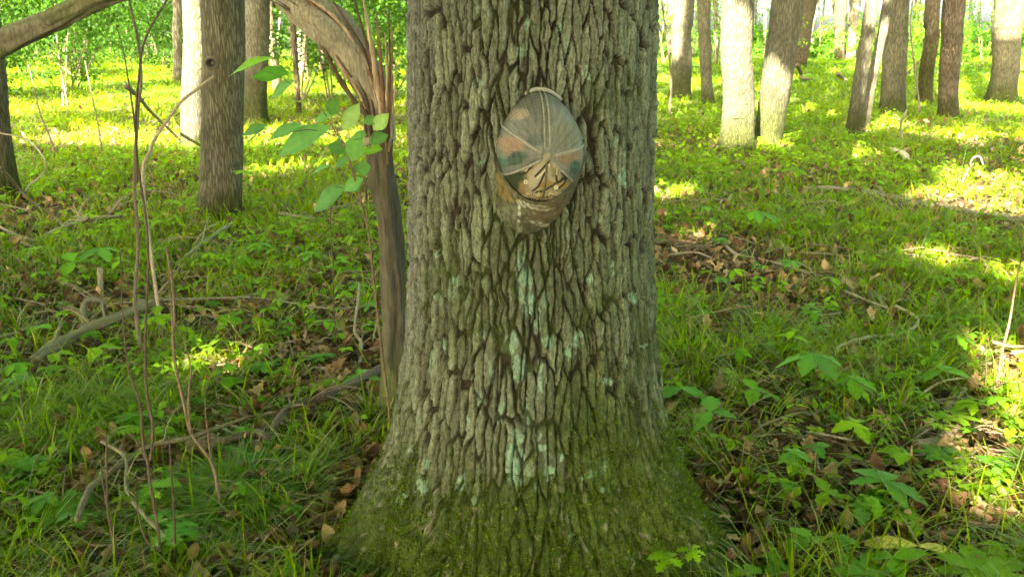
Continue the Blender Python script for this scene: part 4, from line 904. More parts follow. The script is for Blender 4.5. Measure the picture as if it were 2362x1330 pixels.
stick([(2130, 905), (2170, 880), (2230, 870)], 6, 'thin tan stick beside the short decayed log piece', (.34, .27, .17))
stick([(1750, 985), (1800, 968), (1850, 950)], 7, 'brown stick under the yellow-green leaflets', (.2, .15, .1))
stick([(1860, 996), (1930, 1010), (1965, 1016)], 8, 'weathered stick lying below the three-leaved plant', (.27, .23, .16))
random.seed(5)

# random fallen sticks, seen but small
for k in range(120):
    left = k % 2 == 0
    u = random.uniform(0, 900) if left else random.uniform(1520, 2360); v = random.uniform(430, 1290)
    a = random.uniform(-.5, .5) + (math.pi if random.random() < .5 else 0); l = random.uniform(40, 130)
    st = random.getstate()
    stick([(u, v), (u + math.cos(a) * l, v + math.sin(a) * l * .5)], random.uniform(3.5, 6.5), 'small %s dead stick %s' % (('grey', 'dark', 'brown', 'mossy')[k % 4], near(u, v)), [grey, dark, (.25, .18, .12), mossy][k % 4], twigs=random.choice([0, 0, 1, 2]), seg=6, group='small fallen sticks %s of the oak' % ('left' if left else 'right'), seed=k + 100, z=.045)
    random.setstate(st); random.random()

# ------------------------------------------------------------------ bare saplings
def stem3(pts, Y0, Y1, w0, w1, label, col=(.17, .12, .08), sides=(), name='sapling', first_ground=True, leaves=0):
    n = len(pts); P = [at(u, v, Y0 + (Y1 - Y0) * i / (n - 1)) for i, (u, v) in enumerate(pts)]
    lo = np.array(P[0]); lo[2] = float(hgt(lo[0], lo[1])); root = empty(name, lo, 0, label, 'sapling')
    P = [p - lo for p in P]; P.insert(0, np.array([P[0][0], P[0][1], -.03])) if P[0][2] > .0 else None
    g = Geo(); tube(g, P, [w0, (w0 + w1) / 2, w1], 90, 8, col, .15, random.randrange(99)); g.obj('stem', M_stick, root)
    for s in sides:
        Q = [at(u, v, Y0) - lo for u, v in s[0]]; g = Geo(); tube(g, Q, [s[1], s[1] * .7, s[1] * .3], 40, 6, col, .15, random.randrange(99)); g.obj('side_shoot', M_stick, root)
    return root
red = (.085, .062, .038)
stem3([(378, 1340), (364, 1222), (342, 1081), (348, 1053), (352, 980), (338, 900), (335, 790), (338, 700), (342, 600), (336, 500), (318, 380), (313, 290), (320, 180), (335, 90), (385, 0), (420, -70)], 1.86, 2.1, .0038, .0022, 'tall bare reddish sapling rising the full height at left', red,
      [([(344, 1085), (330, 1020), (322, 930), (297, 850), (284, 740), (277, 580)], .004), ([(372, 1270), (335, 1240), (315, 1160), (313, 1115)], .003), ([(316, 420), (312, 300), (300, 210), (285, 120), (268, 60)], .0028)])
stem3([(523, 1232), (505, 1140), (487, 1065), (442, 1000), (426, 940), (406, 850), (398, 780), (402, 740), (398, 660), (384, 570)], 2.1, 2.15, .005, .003, 'second bare sapling, kinked stem right of the tallest one', (.17, .12, .075),
      [([(440, 1000), (434, 920), (440, 850), (425, 790), (404, 750)], .003), ([(487, 1065), (480, 1010), (474, 950), (472, 905)], .0022), ([(402, 830), (396, 720), (388, 640)], .003)])
stem3([(273, 1335), (262, 1250), (249, 1180), (246, 1080), (245, 1000)], 1.84, 1.86, .004, .002, 'short bare stem near the bottom left, left of the tallest sapling', red)
stem3([(279, 1330), (262, 1230), (240, 1130), (232, 1057)], 1.85, 1.9, .003, .0015, 'thinnest bare stem beside the short one at bottom left', red)
stem3([(404, 1330), (402, 1200), (396, 1100), (390, 1004)], 1.86, 1.9, .0035, .002, 'dark bare stem with a yellow bud right of the tallest sapling', (.07, .05, .03))
stem3([(331, 440), (345, 350), (366, 307), (392, 270), (417, 236), (459, 202), (493, 177)], 3.6, 3.6, .008, .006, 'dead pale shoot leaning right across the grey-brown trunk', (.3, .25, .17))
stem3([(312, 700), (318, 560), (310, 420), (318, 260), (326, 180), (318, 90), (300, 10), (290, -60)], 3.3, 3.3, .008, .004, 'dark twin stem standing behind the tallest sapling', (.13, .10, .07))
stem3([(2298, 880), (2312, 810), (2328, 747), (2343, 654), (2362, 572), (2380, 480)], 3.05, 3.05, .0045, .003, 'tall thin tan stem at the right edge', (.12, .085, .055), [([(2308, 820), (2330, 730), (2345, 640)], .004)])
stem3([(770, 700), (768, 600), (762, 500), (771, 440)], 3.4, 3.4, .003, .0015, 'very thin dark seedling stem between the trunk and the torn tree', (.08, .06, .04))
stem3([(1620, 900), (1618, 840), (1615, 780), (1612, 735)], 3.0, 3.0, .0018, .001, 'hair-thin dark stem right of the oak', (.08, .06, .04))
stem3([(120, 330), (95, 270), (78, 200), (66, 150)], 9, 9, .012, .005, 'bare whip leaning left in the sunny left clearing', (.16, .13, .09))
stem3([(228, 300), (214, 230), (204, 180), (196, 140)], 9, 9, .010, .004, 'bare whip in the middle of the sunny left clearing', (.16, .13, .09))
stem3([(2120, 240), (2110, 160), (2100, 60), (2110, -30)], 14, 14, .02, .01, 'twiggy dark sapling between the stout trunk and the mossy olive trunk', (.14, .11, .08), [([(2108, 140), (2085, 110), (2075, 60)], .008), ([(2110, 170), (2128, 120), (2135, 70)], .008)])
stem3([(1548, 190), (1540, 100), (1528, 20), (1524, -30)], 13, 13, .02, .012, 'dark sapling just right of the oak', (.10, .08, .05))

# ------------------------------------------------------------------ large-leaved sapling left of the oak
def leafy_sapling():
    Y0 = 2.35; base = gp(858, 1010); base = at(862, 900, Y0)
    lo = np.array([base[0] + .06, Y0, float(hgt(base[0], Y0))])
    root = empty('leafy_sapling', lo, 0, 'young sapling with broad drooping oval leaves in front of the torn tree', 'sapling')
    A = lambda u, v, Y=Y0: at(u, v, Y) - lo
    col = (.15, .11, .07)
    def br(pts, w, nm='twig'):
        g = Geo(); tube(g, [A(*p) for p in pts], [w, w * .7, w * .3], 50, 6, col, .1, 4); return g.obj(nm, M_stick, root)
    g = Geo(); tube(g, [np.array([0, 0, -.02]), A(868, 700), A(850, 540), A(822, 430), A(800, 350), A(772, 290)], [.004, .003, .0018], 70, 7, col, .1, 2); g.obj('stem', M_stick, root)
    br([(822, 430), (790, 330), (720, 300), (640, 310), (580, 300)], .0018); br([(850, 540), (842, 420), (856, 330), (872, 285)], .002)
    br([(800, 350), (740, 250), (690, 210), (640, 175), (560, 150)], .0017); br([(836, 480), (800, 440), (760, 430), (725, 455)], .0017)
    br([(822, 430), (812, 360), (800, 290), (770, 250)], .0017)
    V, Qd, _, sh = leaf_t(9, 1, .42, .5, .22, .18, 0, .012)
    cg = np.array([.13, .30, .10]); cb = np.array([.16, .33, .04]); cd = np.array([.06, .19, .03]); cw = np.array([.24, .38, .16])
    #   leaf from (u0,v0) to (u1,v1), half width px, colour
    for u0, v0, u1, v1, w, cc, tw in ((632, 134, 518, 158, 24, cb, .9), (668, 168, 574, 172, 22, cd, .4), (680, 186, 616, 220, 22, cg, .7), (752, 238, 786, 256, 24, cg, .3), (770, 264, 720, 274, 18, cg, .7), (792, 300, 826, 240, 22, cw, .2),
                                  (862, 300, 892, 264, 20, cw, .2), (838, 282, 870, 272, 18, cg, .6), (852, 330, 893, 306, 24, cg, .7), (764, 292, 628, 346, 44, cg, .8), (616, 290, 552, 306, 20, cg, .8), (700, 286, 616, 312, 24, cg, .9),
                                  (616, 296, 566, 318, 16, cg, .9), (810, 318, 842, 306, 22, cg, .8), (800, 350, 758, 330, 26, cg, .7), (812, 372, 826, 310, 26, cg, .4), (838, 350, 878, 338, 24, cb, .8), (806, 366, 768, 380, 22, cg, .8),
                                  (800, 430, 712, 478, 40, cg, .8), (812, 424, 830, 440, 20, cg, .8), (838, 412, 790, 436, 26, cg, .8), (830, 372, 842, 402, 22, cg, .6), (760, 384, 710, 396, 18, cg, .9)):
        p0 = A(u0, v0); dY = random.uniform(-.05, .05); p1 = A(u1, v1, Y0 + dY); d = p1 - p0; L = np.linalg.norm(d); yv = d / L
        view = -(p0 + lo - np.array([0, 0, CAMZ])); view /= np.linalg.norm(view)
        up = view * (1 - tw * .55) + np.array([0, 0, 1]) * tw; zv = up - yv * up.dot(yv); zv /= np.linalg.norm(zv); xv = np.cross(yv, zv)
        wr = w * 2 * mpp(p0 + lo) / L / .42
        V2 = V.copy(); V2[:, 0] *= wr * .85; V2[:, 2] *= 1
        me = (V2[:, :1] * xv + V2[:, 1:2] * yv + V2[:, 2:] * zv) * L
        g = Geo().add(me, Qd, None, cc[None] * sh[:, None]); o = g.obj('leaf', M_plant, root); o.location = p0
leafy_sapling()

# ------------------------------------------------------------------ small plants
def lm(name, tpl, col):
    V, Qd, T, sh = tpl; return Geo().add(V, Qd, T, np.array(col)[None] * sh[:, None]).mesh(name, M_plant)
G1 = (.11, .27, .014); G2 = (.17, .32, .010); G3 = (.10, .25, .035); GY = (.20, .30, .012); YL = (.60, .52, .10)
def plant_proto(kind, col, var):
    random.seed(var * 31 + hash(kind) % 1 + len(kind)); root = empty('plant', (0, 0, 0))
    H = .62                                                     # unit plant: leaf spread about 1, height H
    g = Geo()
    def lf(mesh, p, yaw, tilt, s, roll=0):
        o = link('leaf', mesh, root); o.location = p; o.rotation_euler = Euler((tilt, roll, yaw), 'XYZ'); o.scale = (s, s, s); return o
    stc = (.10, .17, .04)
    def st(P, r=.012): tube(g, [np.array(p, float) for p in P], [r, r * .8, r * .6], 8, 5, stc, .05, 1, capends=False)
    if kind == 'three':
        me = lm('leaf', leaf_t(8, 1, .66, .42, .18, .18, .12), col); st([(0, 0, -.05), (.02, .01, H * .5), (0, 0, H)])
        for k, a in enumerate((0, 2.0, -2.0)): lf(me, (0, 0, H), a + random.gauss(0, .15), random.gauss(-.12, .15), random.uniform(.46, .56))
    elif kind == 'five':
        me = lm('leaf', leaf_t(8, 1, .48, .58, .2, .22, .14), col); st([(0, 0, -.05), (.02, .01, H * .5), (0, 0, H)])
        for a in (0, 1.05, -1.05, 2.1, -2.1): lf(me, (0, 0, H), a + random.gauss(0, .12), random.gauss(-.18, .15), random.uniform(.46, .54) * (1 if abs(a) < 2 else .8))
    elif kind == 'cut':
        me = lm('leaf', leaf_t(9, 1, .50, .62, .15, .25, .38), col); st([(0, 0, -.05), (0, .01, H * .5), (0, 0, H)])
        for a in (0, .95, -.95, 1.95, -1.95): lf(me, (0, 0, H), a + random.gauss(0, .1), random.gauss(-.1, .12), random.uniform(.46, .54))
    elif kind == 'rue':
        me = lm('leaflet', lobed_t(3, .3, 4, 2.4, .0, .1), col)
        st([(0, 0, -.05), (.0, .01, H * .6), (0, 0, H * .8)])
        for a in (0, 1.9, -1.9):
            d = np.array([-math.sin(a), math.cos(a), .12]); tip = np.array([0, 0, H * .8]) + d * .3; st([(0, 0, H * .8), tip * .5 + np.array([0, 0, H * .42]), tip + np.array([0, 0, .03])], .006)
            for k in range(8):
                b = random.uniform(0, 6.28); rr = random.uniform(.04, .19); p = tip + np.array([math.cos(b) * rr, math.sin(b) * rr, random.uniform(-.03, .06)]); lf(me, p, random.uniform(0, 6.28), random.gauss(0, .2), random.uniform(.07, .10))
    elif kind == 'maple':
        me = lm('leaf', lobed_t(5, .55, 8, 2.3, .07, .15), col); st([(0, 0, -.05), (0, .02, H * .5), (0, 0, H * .8)])
        for k, a in enumerate((.1, 2.6, -2.2)[:2 + var % 2]): lf(me, (random.gauss(0, .04), random.gauss(0, .04), H * .8), a, random.gauss(-.1, .1), (.62, .42, .4)[k])
    elif kind == 'pairs':
        me = lm('leaf', leaf_t(7, 1, .55, .42, .2, .25, .08), col); st([(0, 0, -.05), (.05, .02, H * .6), (.02, .03, H * 1.1)])
        for k in range(4):
            a = k * 1.57 + random.gauss(0, .2)
            for s in (0, math.pi): lf(me, (.03, .02, H * (.45 + .2 * k)), a + s, random.gauss(-.1, .2), .46 - .06 * k)
    elif kind == 'fern':
        me = lm('leaflet', leaf_t(4, 1, .42, .4, .1, .15), col)
        for a in (.4, 1.9, -1.0):
            d = np.array([-math.sin(a), math.cos(a), 0]); P = [np.array([0, 0, 0.]), d * .3 + np.array([0, 0, .4]), d * .75 + np.array([0, 0, .42])]; st(P, .008); S_ = spline(P, 12)
            for i in range(3, 12):
                for s in (-1, 1): lf(me, S_[i], a + s * 1.25, -.1, .24 * math.sin((i - 1) / 11 * math.pi) ** .7 + .03)
    elif kind == 'oval':
        me = lm('leaf', leaf_t(10, 1, .44, .5, .15, .2, .05), col); st([(0, 0, -.05), (0, 0, H * .5), (.03, 0, H * .9)])
        for a in ((1.5, -1.35) if var % 2 else (1.35,)): lf(me, (.03, 0, H * .9), a, -.05, .9 if a > 0 else .6)
    sm = g.mesh('stem', M_plant); link('stem', sm, root)
    return root
PRO = {}
KINDLAB = {'three': 'three-leaved green seedling', 'five': 'five-fingered creeper plant', 'cut': 'plant with deeply cut jagged leaves', 'rue': 'plant of many tiny rounded leaflets', 'maple': 'lobed maple-like seedling', 'pairs': 'leafy seedling with paired leaves', 'fern': 'small feathery fern', 'oval': 'plant with long oval leaves'}
def plant(u, v, wpx, kind, col=G1, label=None, group=None, var=0, yaw=None, cat='plant', hk=1.):
    key = (kind, tuple(col), var % 3)
    if key in PRO and not isinstance(PRO[key], tuple): r = dup(PRO[key])
    else:
        stt = random.getstate(); r = plant_proto(kind, col, var % 3); random.setstate(stt); PRO[key] = r
    zz = .12
    for _ in range(3): p = gp(u, v, zz); w = wpx * 1.12 * mpp(p) ; w = min(w, .42); zz = w * .62 * hk
    x, y = p[0], p[1]; r.location = (x, y, float(hgt(x, y))); r.rotation_euler = (random.gauss(0, .06), random.gauss(0, .06), random.uniform(0, 6.28) if yaw is None else yaw); r.scale = (w, w, w * hk)
    tag(r, label or KINDLAB[kind], cat, group)
    if group is None and 'group' in r: del r['group']
    return r
HP = [
 (1570, 893, 105, 'three', G3, 'pale green broad-leaved plant touching the oak on its right side'), (1737, 898, 85, 'three', G1, 'three-leaved seedling just right of the pale broad-leaved plant'),
 (1883, 820, 160, 'five', G3, 'largest five-leaved creeper below the curled end of the hooked stick'), (1969, 874, 118, 'five', G1, 'five-leaved creeper right of and below the largest one'),
 (1648, 947, 110, 'three', G3, 'dull green plant between the oak and the yellow-green leaflets'), (1842, 972, 95, 'rue', GY, 'yellow-green plant of tiny rounded leaflets, nearer the oak'),
 (1973, 972, 98, 'three', G2, 'bright three-leaved seedling right of the yellow-green leaflets'), (2167, 960, 95, 'rue', GY, 'yellow-green plant of tiny leaflets beside the rotten log stub'),
 (1827, 1057, 74, 'three', G2, 'small bright three-leaved seedling alone on brown litter'), (2062, 1033, 98, 'pairs', G2, 'bright leafy seedling left of the rotten log stub'),
 (2189, 1032, 96, 'maple', G1, 'jagged seedling right of the rotten log stub'), (2035, 1108, 190, 'five', G3, 'largest dark green plant of the lower right with holes in its leaves'),
 (2200, 1090, 135, 'rue', G2, 'broad green patch of tiny leaflets at lower right'), (2290, 1124, 100, 'oval', GY, 'single yellow-green oval leaf at the right side'),
 (2096, 1190, 105, 'cut', G2, 'jagged cut-leaved plant in the lower right litter'), (1865, 1240, 115, 'three', G1, 'three-leaved plant behind the reddish stone'),
 (2118, 1252, 130, 'oval', YL, 'plant with two pale yellow leaves at the bottom right'), (2257, 1292, 200, 'maple', G2, 'large bright lobed plant in the bottom right corner'),
 (1720, 1322, 110, 'three', G2, 'broad leaf plant cut by the bottom edge below the mossy root'), (2003, 1318, 140, 'maple', G1, 'lobed plant cut by the bottom edge at right'),
 (2257, 928, 100, 'five', G2, 'five-leaved plant near the sunny right edge'), (2242, 990, 62, 'five', G1, 'small five-leaved plant below the one near the sunny edge'),
 (2330, 1195, 60, 'three', G1, 'small seedling near the right edge low down'), (2340, 985, 70, 'three', G2, 'seedling at the right edge in front of sunlit litter'),
 (1700, 622, 58, 'five', G2, 'upper seedling of the trio on bare litter right of the oak'), (1693, 660, 38, 'three', G2, 'left lower seedling of the trio on bare litter'), (1738, 660, 44, 'three', G2, 'right lower seedling of the trio on bare litter'),
 (1803, 650, 58, 'pairs', G2, 'seedling under the long pale branch'), (1615, 676, 30, 'three', G2, 'tiny seedling nearest the oak on the bare litter'), (1650, 683, 32, 'three', G2, 'tiny seedling second from the oak on the bare litter'),
 (1913, 640, 60, 'three', G2, 'seedling at the right end of the long pale branch'), (1917, 686, 68, 'pairs', G2, 'leafy seedling left of the hooked stick'), (1878, 722, 58, 'three', G1, 'pale seedling left of the hooked stick over a tan leaf'),
 (1832, 768, 110, 'pairs', G2, 'spreading seedling above the largest five-leaved creeper'), (2212, 775, 92, 'five', G1, 'seedling right of the hooked stick'), (2178, 855, 104, 'three', G1, 'plant left of the decayed log piece'),
 (2245, 806, 40, 'three', GY, 'small bright seedling left of the pale stick at the right edge'), (1750, 488, 100, 'five', G3, 'broad creeper on the shaded grass right of the oak'), (2152, 702, 44, 'pairs', G1, 'small seedling right of the hooked stick end'),
 (1585, 764, 34, 'three', GY, 'small sunlit seedling beside the oak at mid height'), (1640, 790, 45, 'pairs', G1, 'seedling in the sunlit grass beside the oak'), (2180, 640, 50, 'five', G1, 'seedling in grass at right below the pale log'),
 (527, 842, 120, 'pairs', G1, 'tall seedling with big soft leaves in the middle of the left side'), (467, 914, 52, 'oval', G3, 'plant with one drooping oval leaf below the tall seedling'), (825, 865, 92, 'three', G3, 'three-leaved plant on the dark thick branch'),
 (225, 800, 84, 'three', G2, 'bright seedling in front of the lichen-grey log'), (262, 780, 56, 'pairs', G2, 'second bright seedling in front of the log'), (44, 836, 86, 'five', G1, 'creeper at the left edge below the log'),
 (30, 780, 60, 'three', G1, 'seedling at the left edge beside the log'), (520, 740, 56, 'three', G2, 'seedling above the tall soft-leaved one'), (664, 735, 74, 'pairs', G1, 'seedling left of the upright forked stick'),
 (748, 740, 70, 'five', G1, 'seedling close left of the upright forked stick'), (784, 595, 84, 'pairs', G1, 'leafy seedling left of the torn tree at mid height'), (720, 580, 76, 'five', G3, 'creeper further left of the torn tree'),
 (225, 574, 110, 'five', G3, 'broad blue-green plant left of the tall sapling'), (170, 600, 80, 'three', G1, 'seedling left of the broad blue-green plant'), (897, 866, 44, 'three', YL, 'small yellow seedling hugging the torn tree foot'),
 (692, 892, 40, 'three', G2, 'little seedling on brown leaves left of the dark branch'), (853, 742, 60, 'pairs', G1, 'seedling beside the torn tree'), (149, 1152, 140, 'maple', G1, 'jagged lobed leaf plant at lower left'),
 (36, 1284, 96, 'maple', G1, 'lobed plant in the bottom left corner'), (342, 950, 110, 'fern', G2, 'feathery fern beside the tallest sapling'), (402, 998, 50, 'three', G3, 'seedling over the mossy crooked branch'),
 (446, 948, 44, 'oval', G1, 'seedling with one leaf above the crooked branch'), (692, 978, 48, 'three', G2, 'seedling below the dark thick branch'), (24, 1046, 90, 'five', G2, 'plant at the left edge in the grass'), (90, 960, 70, 'fern', G3, 'fern at the left edge among the grass'),
 (755, 960, 42, 'three', G1, 'seedling on litter left of the oak foot'), (800, 800, 44, 'three', G2, 'seedling right of the upright forked stick'), (600, 640, 40, 'three', G1, 'small seedling in the left middle grass'),
 (880, 980, 30, 'three', G2, 'tiny seedling by the oak foot on its left'), (330, 1300, 60, 'fern', G2, 'fern at the foot of the tallest sapling'), (600, 560, 70, 'five', G3, 'creeper right of the grey-brown trunk foot'), (560, 590, 60, 'pairs', G1, 'leafy plant before the grey-brown trunk foot'),
]
for k, (u, v, w, kd, cl, lb) in enumerate(HP): plant(u, v, w, kd, cl, lb, None, k, hk=.75 if v > 1000 else 1.)
def in_front(u, v, Y, wpx, kind, col, label, var):
    p = at(u, v, Y); r = plant(2000, 1000, 60, kind, col, label, None, var); w = wpx * mpp(p); g0 = float(hgt(p[0], p[1])); f = (p[2] - g0) / (.62 * w)
    r.location = (p[0], p[1], g0); r.scale = (w, w, w); r.rotation_euler = (0, 0, random.uniform(0, 6))
    for ch in r.children:
        if ch.name.startswith('leaf'): ch.location.z *= f; ch.rotation_euler.x += .12
        else: ch.scale.z = f; ch.scale.x = ch.scale.y = 1.2
in_front(1543, 1287, 1.50, 105, 'cut', G2, 'bright cut-leaved plant at the mossy foot, bottom of the view', 0)
in_front(1596, 1268, 1.52, 72, 'cut', G2, 'smaller cut-leaved plant right beside the bright one', 1)
in_front(932, 1326, 1.50, 50, 'maple', G2, 'leaf peeping over the moss at the bottom edge', 0)
random.seed(12)
def blocked(u, v): return 760 < u < 1740 and v > 900 or 905 < u < 1530
for k in range(235):
    while True:
        left = random.random() < .45
        u = random.uniform(-20, 905) if left else random.uniform(1500, 2380); v = 330 + 960 * random.random() ** 1.15
        if not blocked(u, v): break
    p = gp(u, v); w = random.uniform(.07, .15) / mpp(p)
    kd = random.choice(['three', 'five', 'pairs', 'three', 'pairs', 'maple', 'cut']); ci = random.randrange(3)
    plant(u, v, w, kd, (G1, G2, G3)[ci], ('green', 'bright', 'dull green')[ci] + ' ' + {'three': 'three-leaved seedling', 'five': 'five-leaved creeper', 'pairs': 'seedling with paired leaves', 'maple': 'lobed seedling', 'cut': 'jagged-leaved plant'}[kd] + ' ' + near(u, v), 'seedlings %s of the oak' % ('left' if left else 'right'), k)

# ------------------------------------------------------------------ stones and single dry leaves
def stone(u, v, w, col, label):
    p = gp(u, v); r = w * mpp(p) / 2
    th = np.linspace(0, 2 * math.pi, 24, endpoint=False); ph = np.linspace(-1.2, 1.57, 14); TH, PH = np.meshgrid(th, ph)
    k = 1 + .25 * (fbm(np.cos(TH) * 1.5 + u, np.sin(TH) * 1.5 + PH, 3) - .5)
    V = np.stack([np.cos(TH) * np.cos(PH) * k * r, np.sin(TH) * np.cos(PH) * k * r * .8, np.sin(PH) * k * r * .6 + r * .25], -1).reshape(-1, 3)
    i = np.arange(13)[:, None] * 24; j = np.arange(24)[None]; kk = (j + 1) % 24; q = np.stack([i + j, i + kk, i + 24 + kk, i + 24 + j], -1).reshape(-1, 4)
    c = np.array(col)[None] * (.6 + .8 * fbm(V[:, 0] * 90, V[:, 1] * 90 + V[:, 2] * 50, 6))[:, None]
    o = Geo().add(V, q, None, c).obj('stone', M_stone); o.location = p; tag(o, label, 'stone')
stone(1942, 1246, 52, (.26, .13, .08), 'reddish brown stone in the lower right litter'); stone(1998, 1256, 40, (.13, .14, .12), 'dark grey stone touching the reddish one')
stone(1776, 1298, 46, (.26, .27, .23), 'grey lichened stone right of the mossy root'); stone(1816, 1290, 30, (.15, .14, .12), 'small dark stone beside the grey lichened one')
def oakleaf_t():
    n = 12; t = np.linspace(0, 1, n + 1); w = (np.sin(t ** .8 * math.pi) ** .7) * .27 * (1 + .28 * np.cos(t * 20)); w[0] = .02; w[-1] = .02
    z = .18 * (t - .5) ** 2 * 2; wv = .05 * np.sin(t * 7); V = np.vstack([np.stack([0 * t, t, z], 1), np.stack([-w, t, z + .5 * w + wv], 1), np.stack([w, t, z + .35 * w - wv], 1)]); m = n + 1
    Q = [[i, i + 1, m + i + 1, m + i] for i in range(n)] + [[i + 1, i, 2 * m + i, 2 * m + i + 1] for i in range(n)]
    return V, np.array(Q), None, np.concatenate([np.full(m, .85), np.full(2 * m, 1.05)])
OT = oakleaf_t(); BT = leaf_t(7, 1, .58, .45, .35, -.12, 0, .05)
def drym(t, col): return Geo().add(t[0], t[1], None, np.array(col)[None] * t[3][:, None]).mesh('dry_leaf', M_dry1)
DM = {c: (drym(OT, col), drym(BT, col)) for c, col in {'orange': (.30, .14, .045), 'tan': (.26, .175, .095), 'brown': (.13, .075, .04), 'yellow': (.36, .27, .09), 'grey': (.19, .155, .11)}.items()}
def dryleaf(u, v, w, colr, label, group=None, z=.03):
    p = gp(u, v, z); s = w * mpp(p); o = link('dry_leaf', DM[colr][random.random() < .5]); o.location = p; o.scale = (s, s, s); o.rotation_euler = (random.gauss(.25, .3), random.gauss(0, .3), random.uniform(0, 6.28)); tag(o, label, 'dead leaf', group)
for a in ((172, 992, 40, 'orange', 'orange-brown dead leaf on the grass at left'), (793, 1228, 46, 'orange', 'rust brown leaf leaning on the mossy foot at left'), (746, 1180, 46, 'tan', 'tan curled leaf left of the mossy foot'),
          (798, 1098, 56, 'yellow', 'sunlit yellow-tan leaf left of the oak foot'), (850, 925, 50, 'tan', 'bright tan leaf in the sunny litter left of the oak'), (883, 940, 40, 'yellow', 'pale leaf nearest the oak in the sunny litter'),
          (2105, 1242, 50, 'yellow', 'yellowing leaf behind the pale yellow plant'), (1960, 1160, 60, 'yellow', 'cream curled leaf under the largest dark green plant'), (2020, 1140, 44, 'yellow', 'yellow leaf right of the cream curled leaf'),
          (1928, 762, 30, 'orange', 'orange leaf above the largest creeper'), (1930, 732, 30, 'tan', 'tan square leaf left of the hooked stick'), (1850, 742, 26, 'tan', 'pinkish leaf standing in litter right of the oak'), (1620, 1050, 36, 'orange', 'orange leaf on litter beside the mossy root'),
          (1610, 1010, 40, 'grey', 'greyish curled leaf beside the oak foot'), (1950, 1225, 60, 'yellow', 'yellow-green dead leaf over the reddish stone'), (470, 1300, 44, 'brown', 'dark brown leaf at the bottom left in the grass'), (300, 1160, 40, 'tan', 'tan leaf under the crooked branch'),
          (530, 1200, 30, 'orange', 'orange leaf stuck in the grass tuft'), (700, 1310, 50, 'tan', 'tan leaf by the bottom edge left of the moss')): dryleaf(*a)
random.seed(3)
for k in range(110):
    left = k % 2 == 0; u = random.uniform(560, 930) if left else random.uniform(1600, 2362); v = random.uniform(620, 1310) if not left else random.uniform(780, 1310)
    if blocked(u, v) and v > 900 and left and u > 790: continue
    p = gp(u, v); dryleaf(u, v, random.uniform(.04, .065) / mpp(p), random.choice(['brown', 'tan', 'brown', 'grey', 'brown', 'tan', 'brown']), 'dry curled dead leaf ' + near(u, v), 'dry oak leaves %s of the oak' % ('left' if left else 'right'))

# ------------------------------------------------------------------ ground cover: litter, grass, leaves
def spots_mask(x, y, L):
    m = np.zeros_like(x)
    for u, v, ru, rv, s in L:
        c = gp(u, v); rx = ru * mpp(c); c2 = gp(u, v - rv); c3 = gp(u, v + rv); ry = (c2[1] - c3[1]) / 2
        m = np.maximum(m, s * np.exp(-(((x - c[0]) / rx) ** 2 + ((y - (c2[1] + c3[1]) / 2) / ry) ** 2)))
    return m
BARE = [(1680, 650, 230, 110, 1.), (1800, 720, 180, 60, .9), (2050, 680, 160, 40, .5), (1900, 1200, 450, 160, .55), (1700, 1050, 250, 150, .45), (2330, 860, 120, 70, .9), (780, 880, 190, 160, .9), (820, 1150, 90, 130, .9), (200, 710, 280, 70, .85), (90, 500, 120, 40, .9),
        (330, 1090, 120, 60, .5), (640, 680, 200, 40, .5), (1850, 420, 130, 25, .5), (2250, 470, 160, 25, .4), (650, 1200, 60, 120, .4), (450, 1010, 120, 40, .7)]
def pol(n, r0, r1, az=.70, pw=1.):
    r = r0 * (r1 / r0) ** (rng.random(n) ** pw); a = rng.uniform(-az, az, n); x = r * np.sin(a); y = r * np.cos(a)
    return x, y
def off_trunk(x, y, R0=.60): return np.hypot(x - OX, y - OY) > R0 + .05 * rng.random(len(x))

# leaf litter
x, y = pol(70000, 1.3, 16); b = spots_mask(x, y, BARE); r = np.hypot(x, y)
m = (rng.random(len(x)) < np.clip(.38 + .7 * b, 0, 1) * sst(17, 9, r)) & off_trunk(x, y, .50); x, y = x[m], y[m]; cs = clear_of_sticks(x, y, .02, .0, .35); x, y = x[cs], y[cs]; n = len(x); r = np.hypot(x, y)
pal = np.array([(.12, .065, .038), (.20, .12, .07), (.30, .19, .11), (.085, .048, .03), (.25, .19, .13), (.16, .085, .055), (.36, .25, .14)])
col = pal[rng.integers(0, 7, n)] * rng.uniform(.5, 1.45, (n, 1)) * np.array([1, .95, .80]); g = Geo()
z = hgt(x, y) + rng.uniform(.002, .035, n); P = np.stack([x, y, z], 1)
R = rots(rng.uniform(0, 6.28, n), rng.normal(0, .5, n), rng.normal(0, .55, n)); s = rng.uniform(.028, .062, n) * (1 + .08 * r)
half = rng.random(n) < .45; near = r < 5
lo_t = leaf_t(4, 1, .52, .45, .4, -.15, 0, .06); oh = oakleaf_t()
for mk, t in ((near & half, oh), (~(near & half), lo_t)):
    scatter(g, t[0], t[1], None, P[mk], R[mk], s[mk], col[mk], t[3])
tag(g.obj('leaf_litter', M_dry), 'carpet of dry brown oak leaves over the ground', 'leaf litter', None, 'stuff')

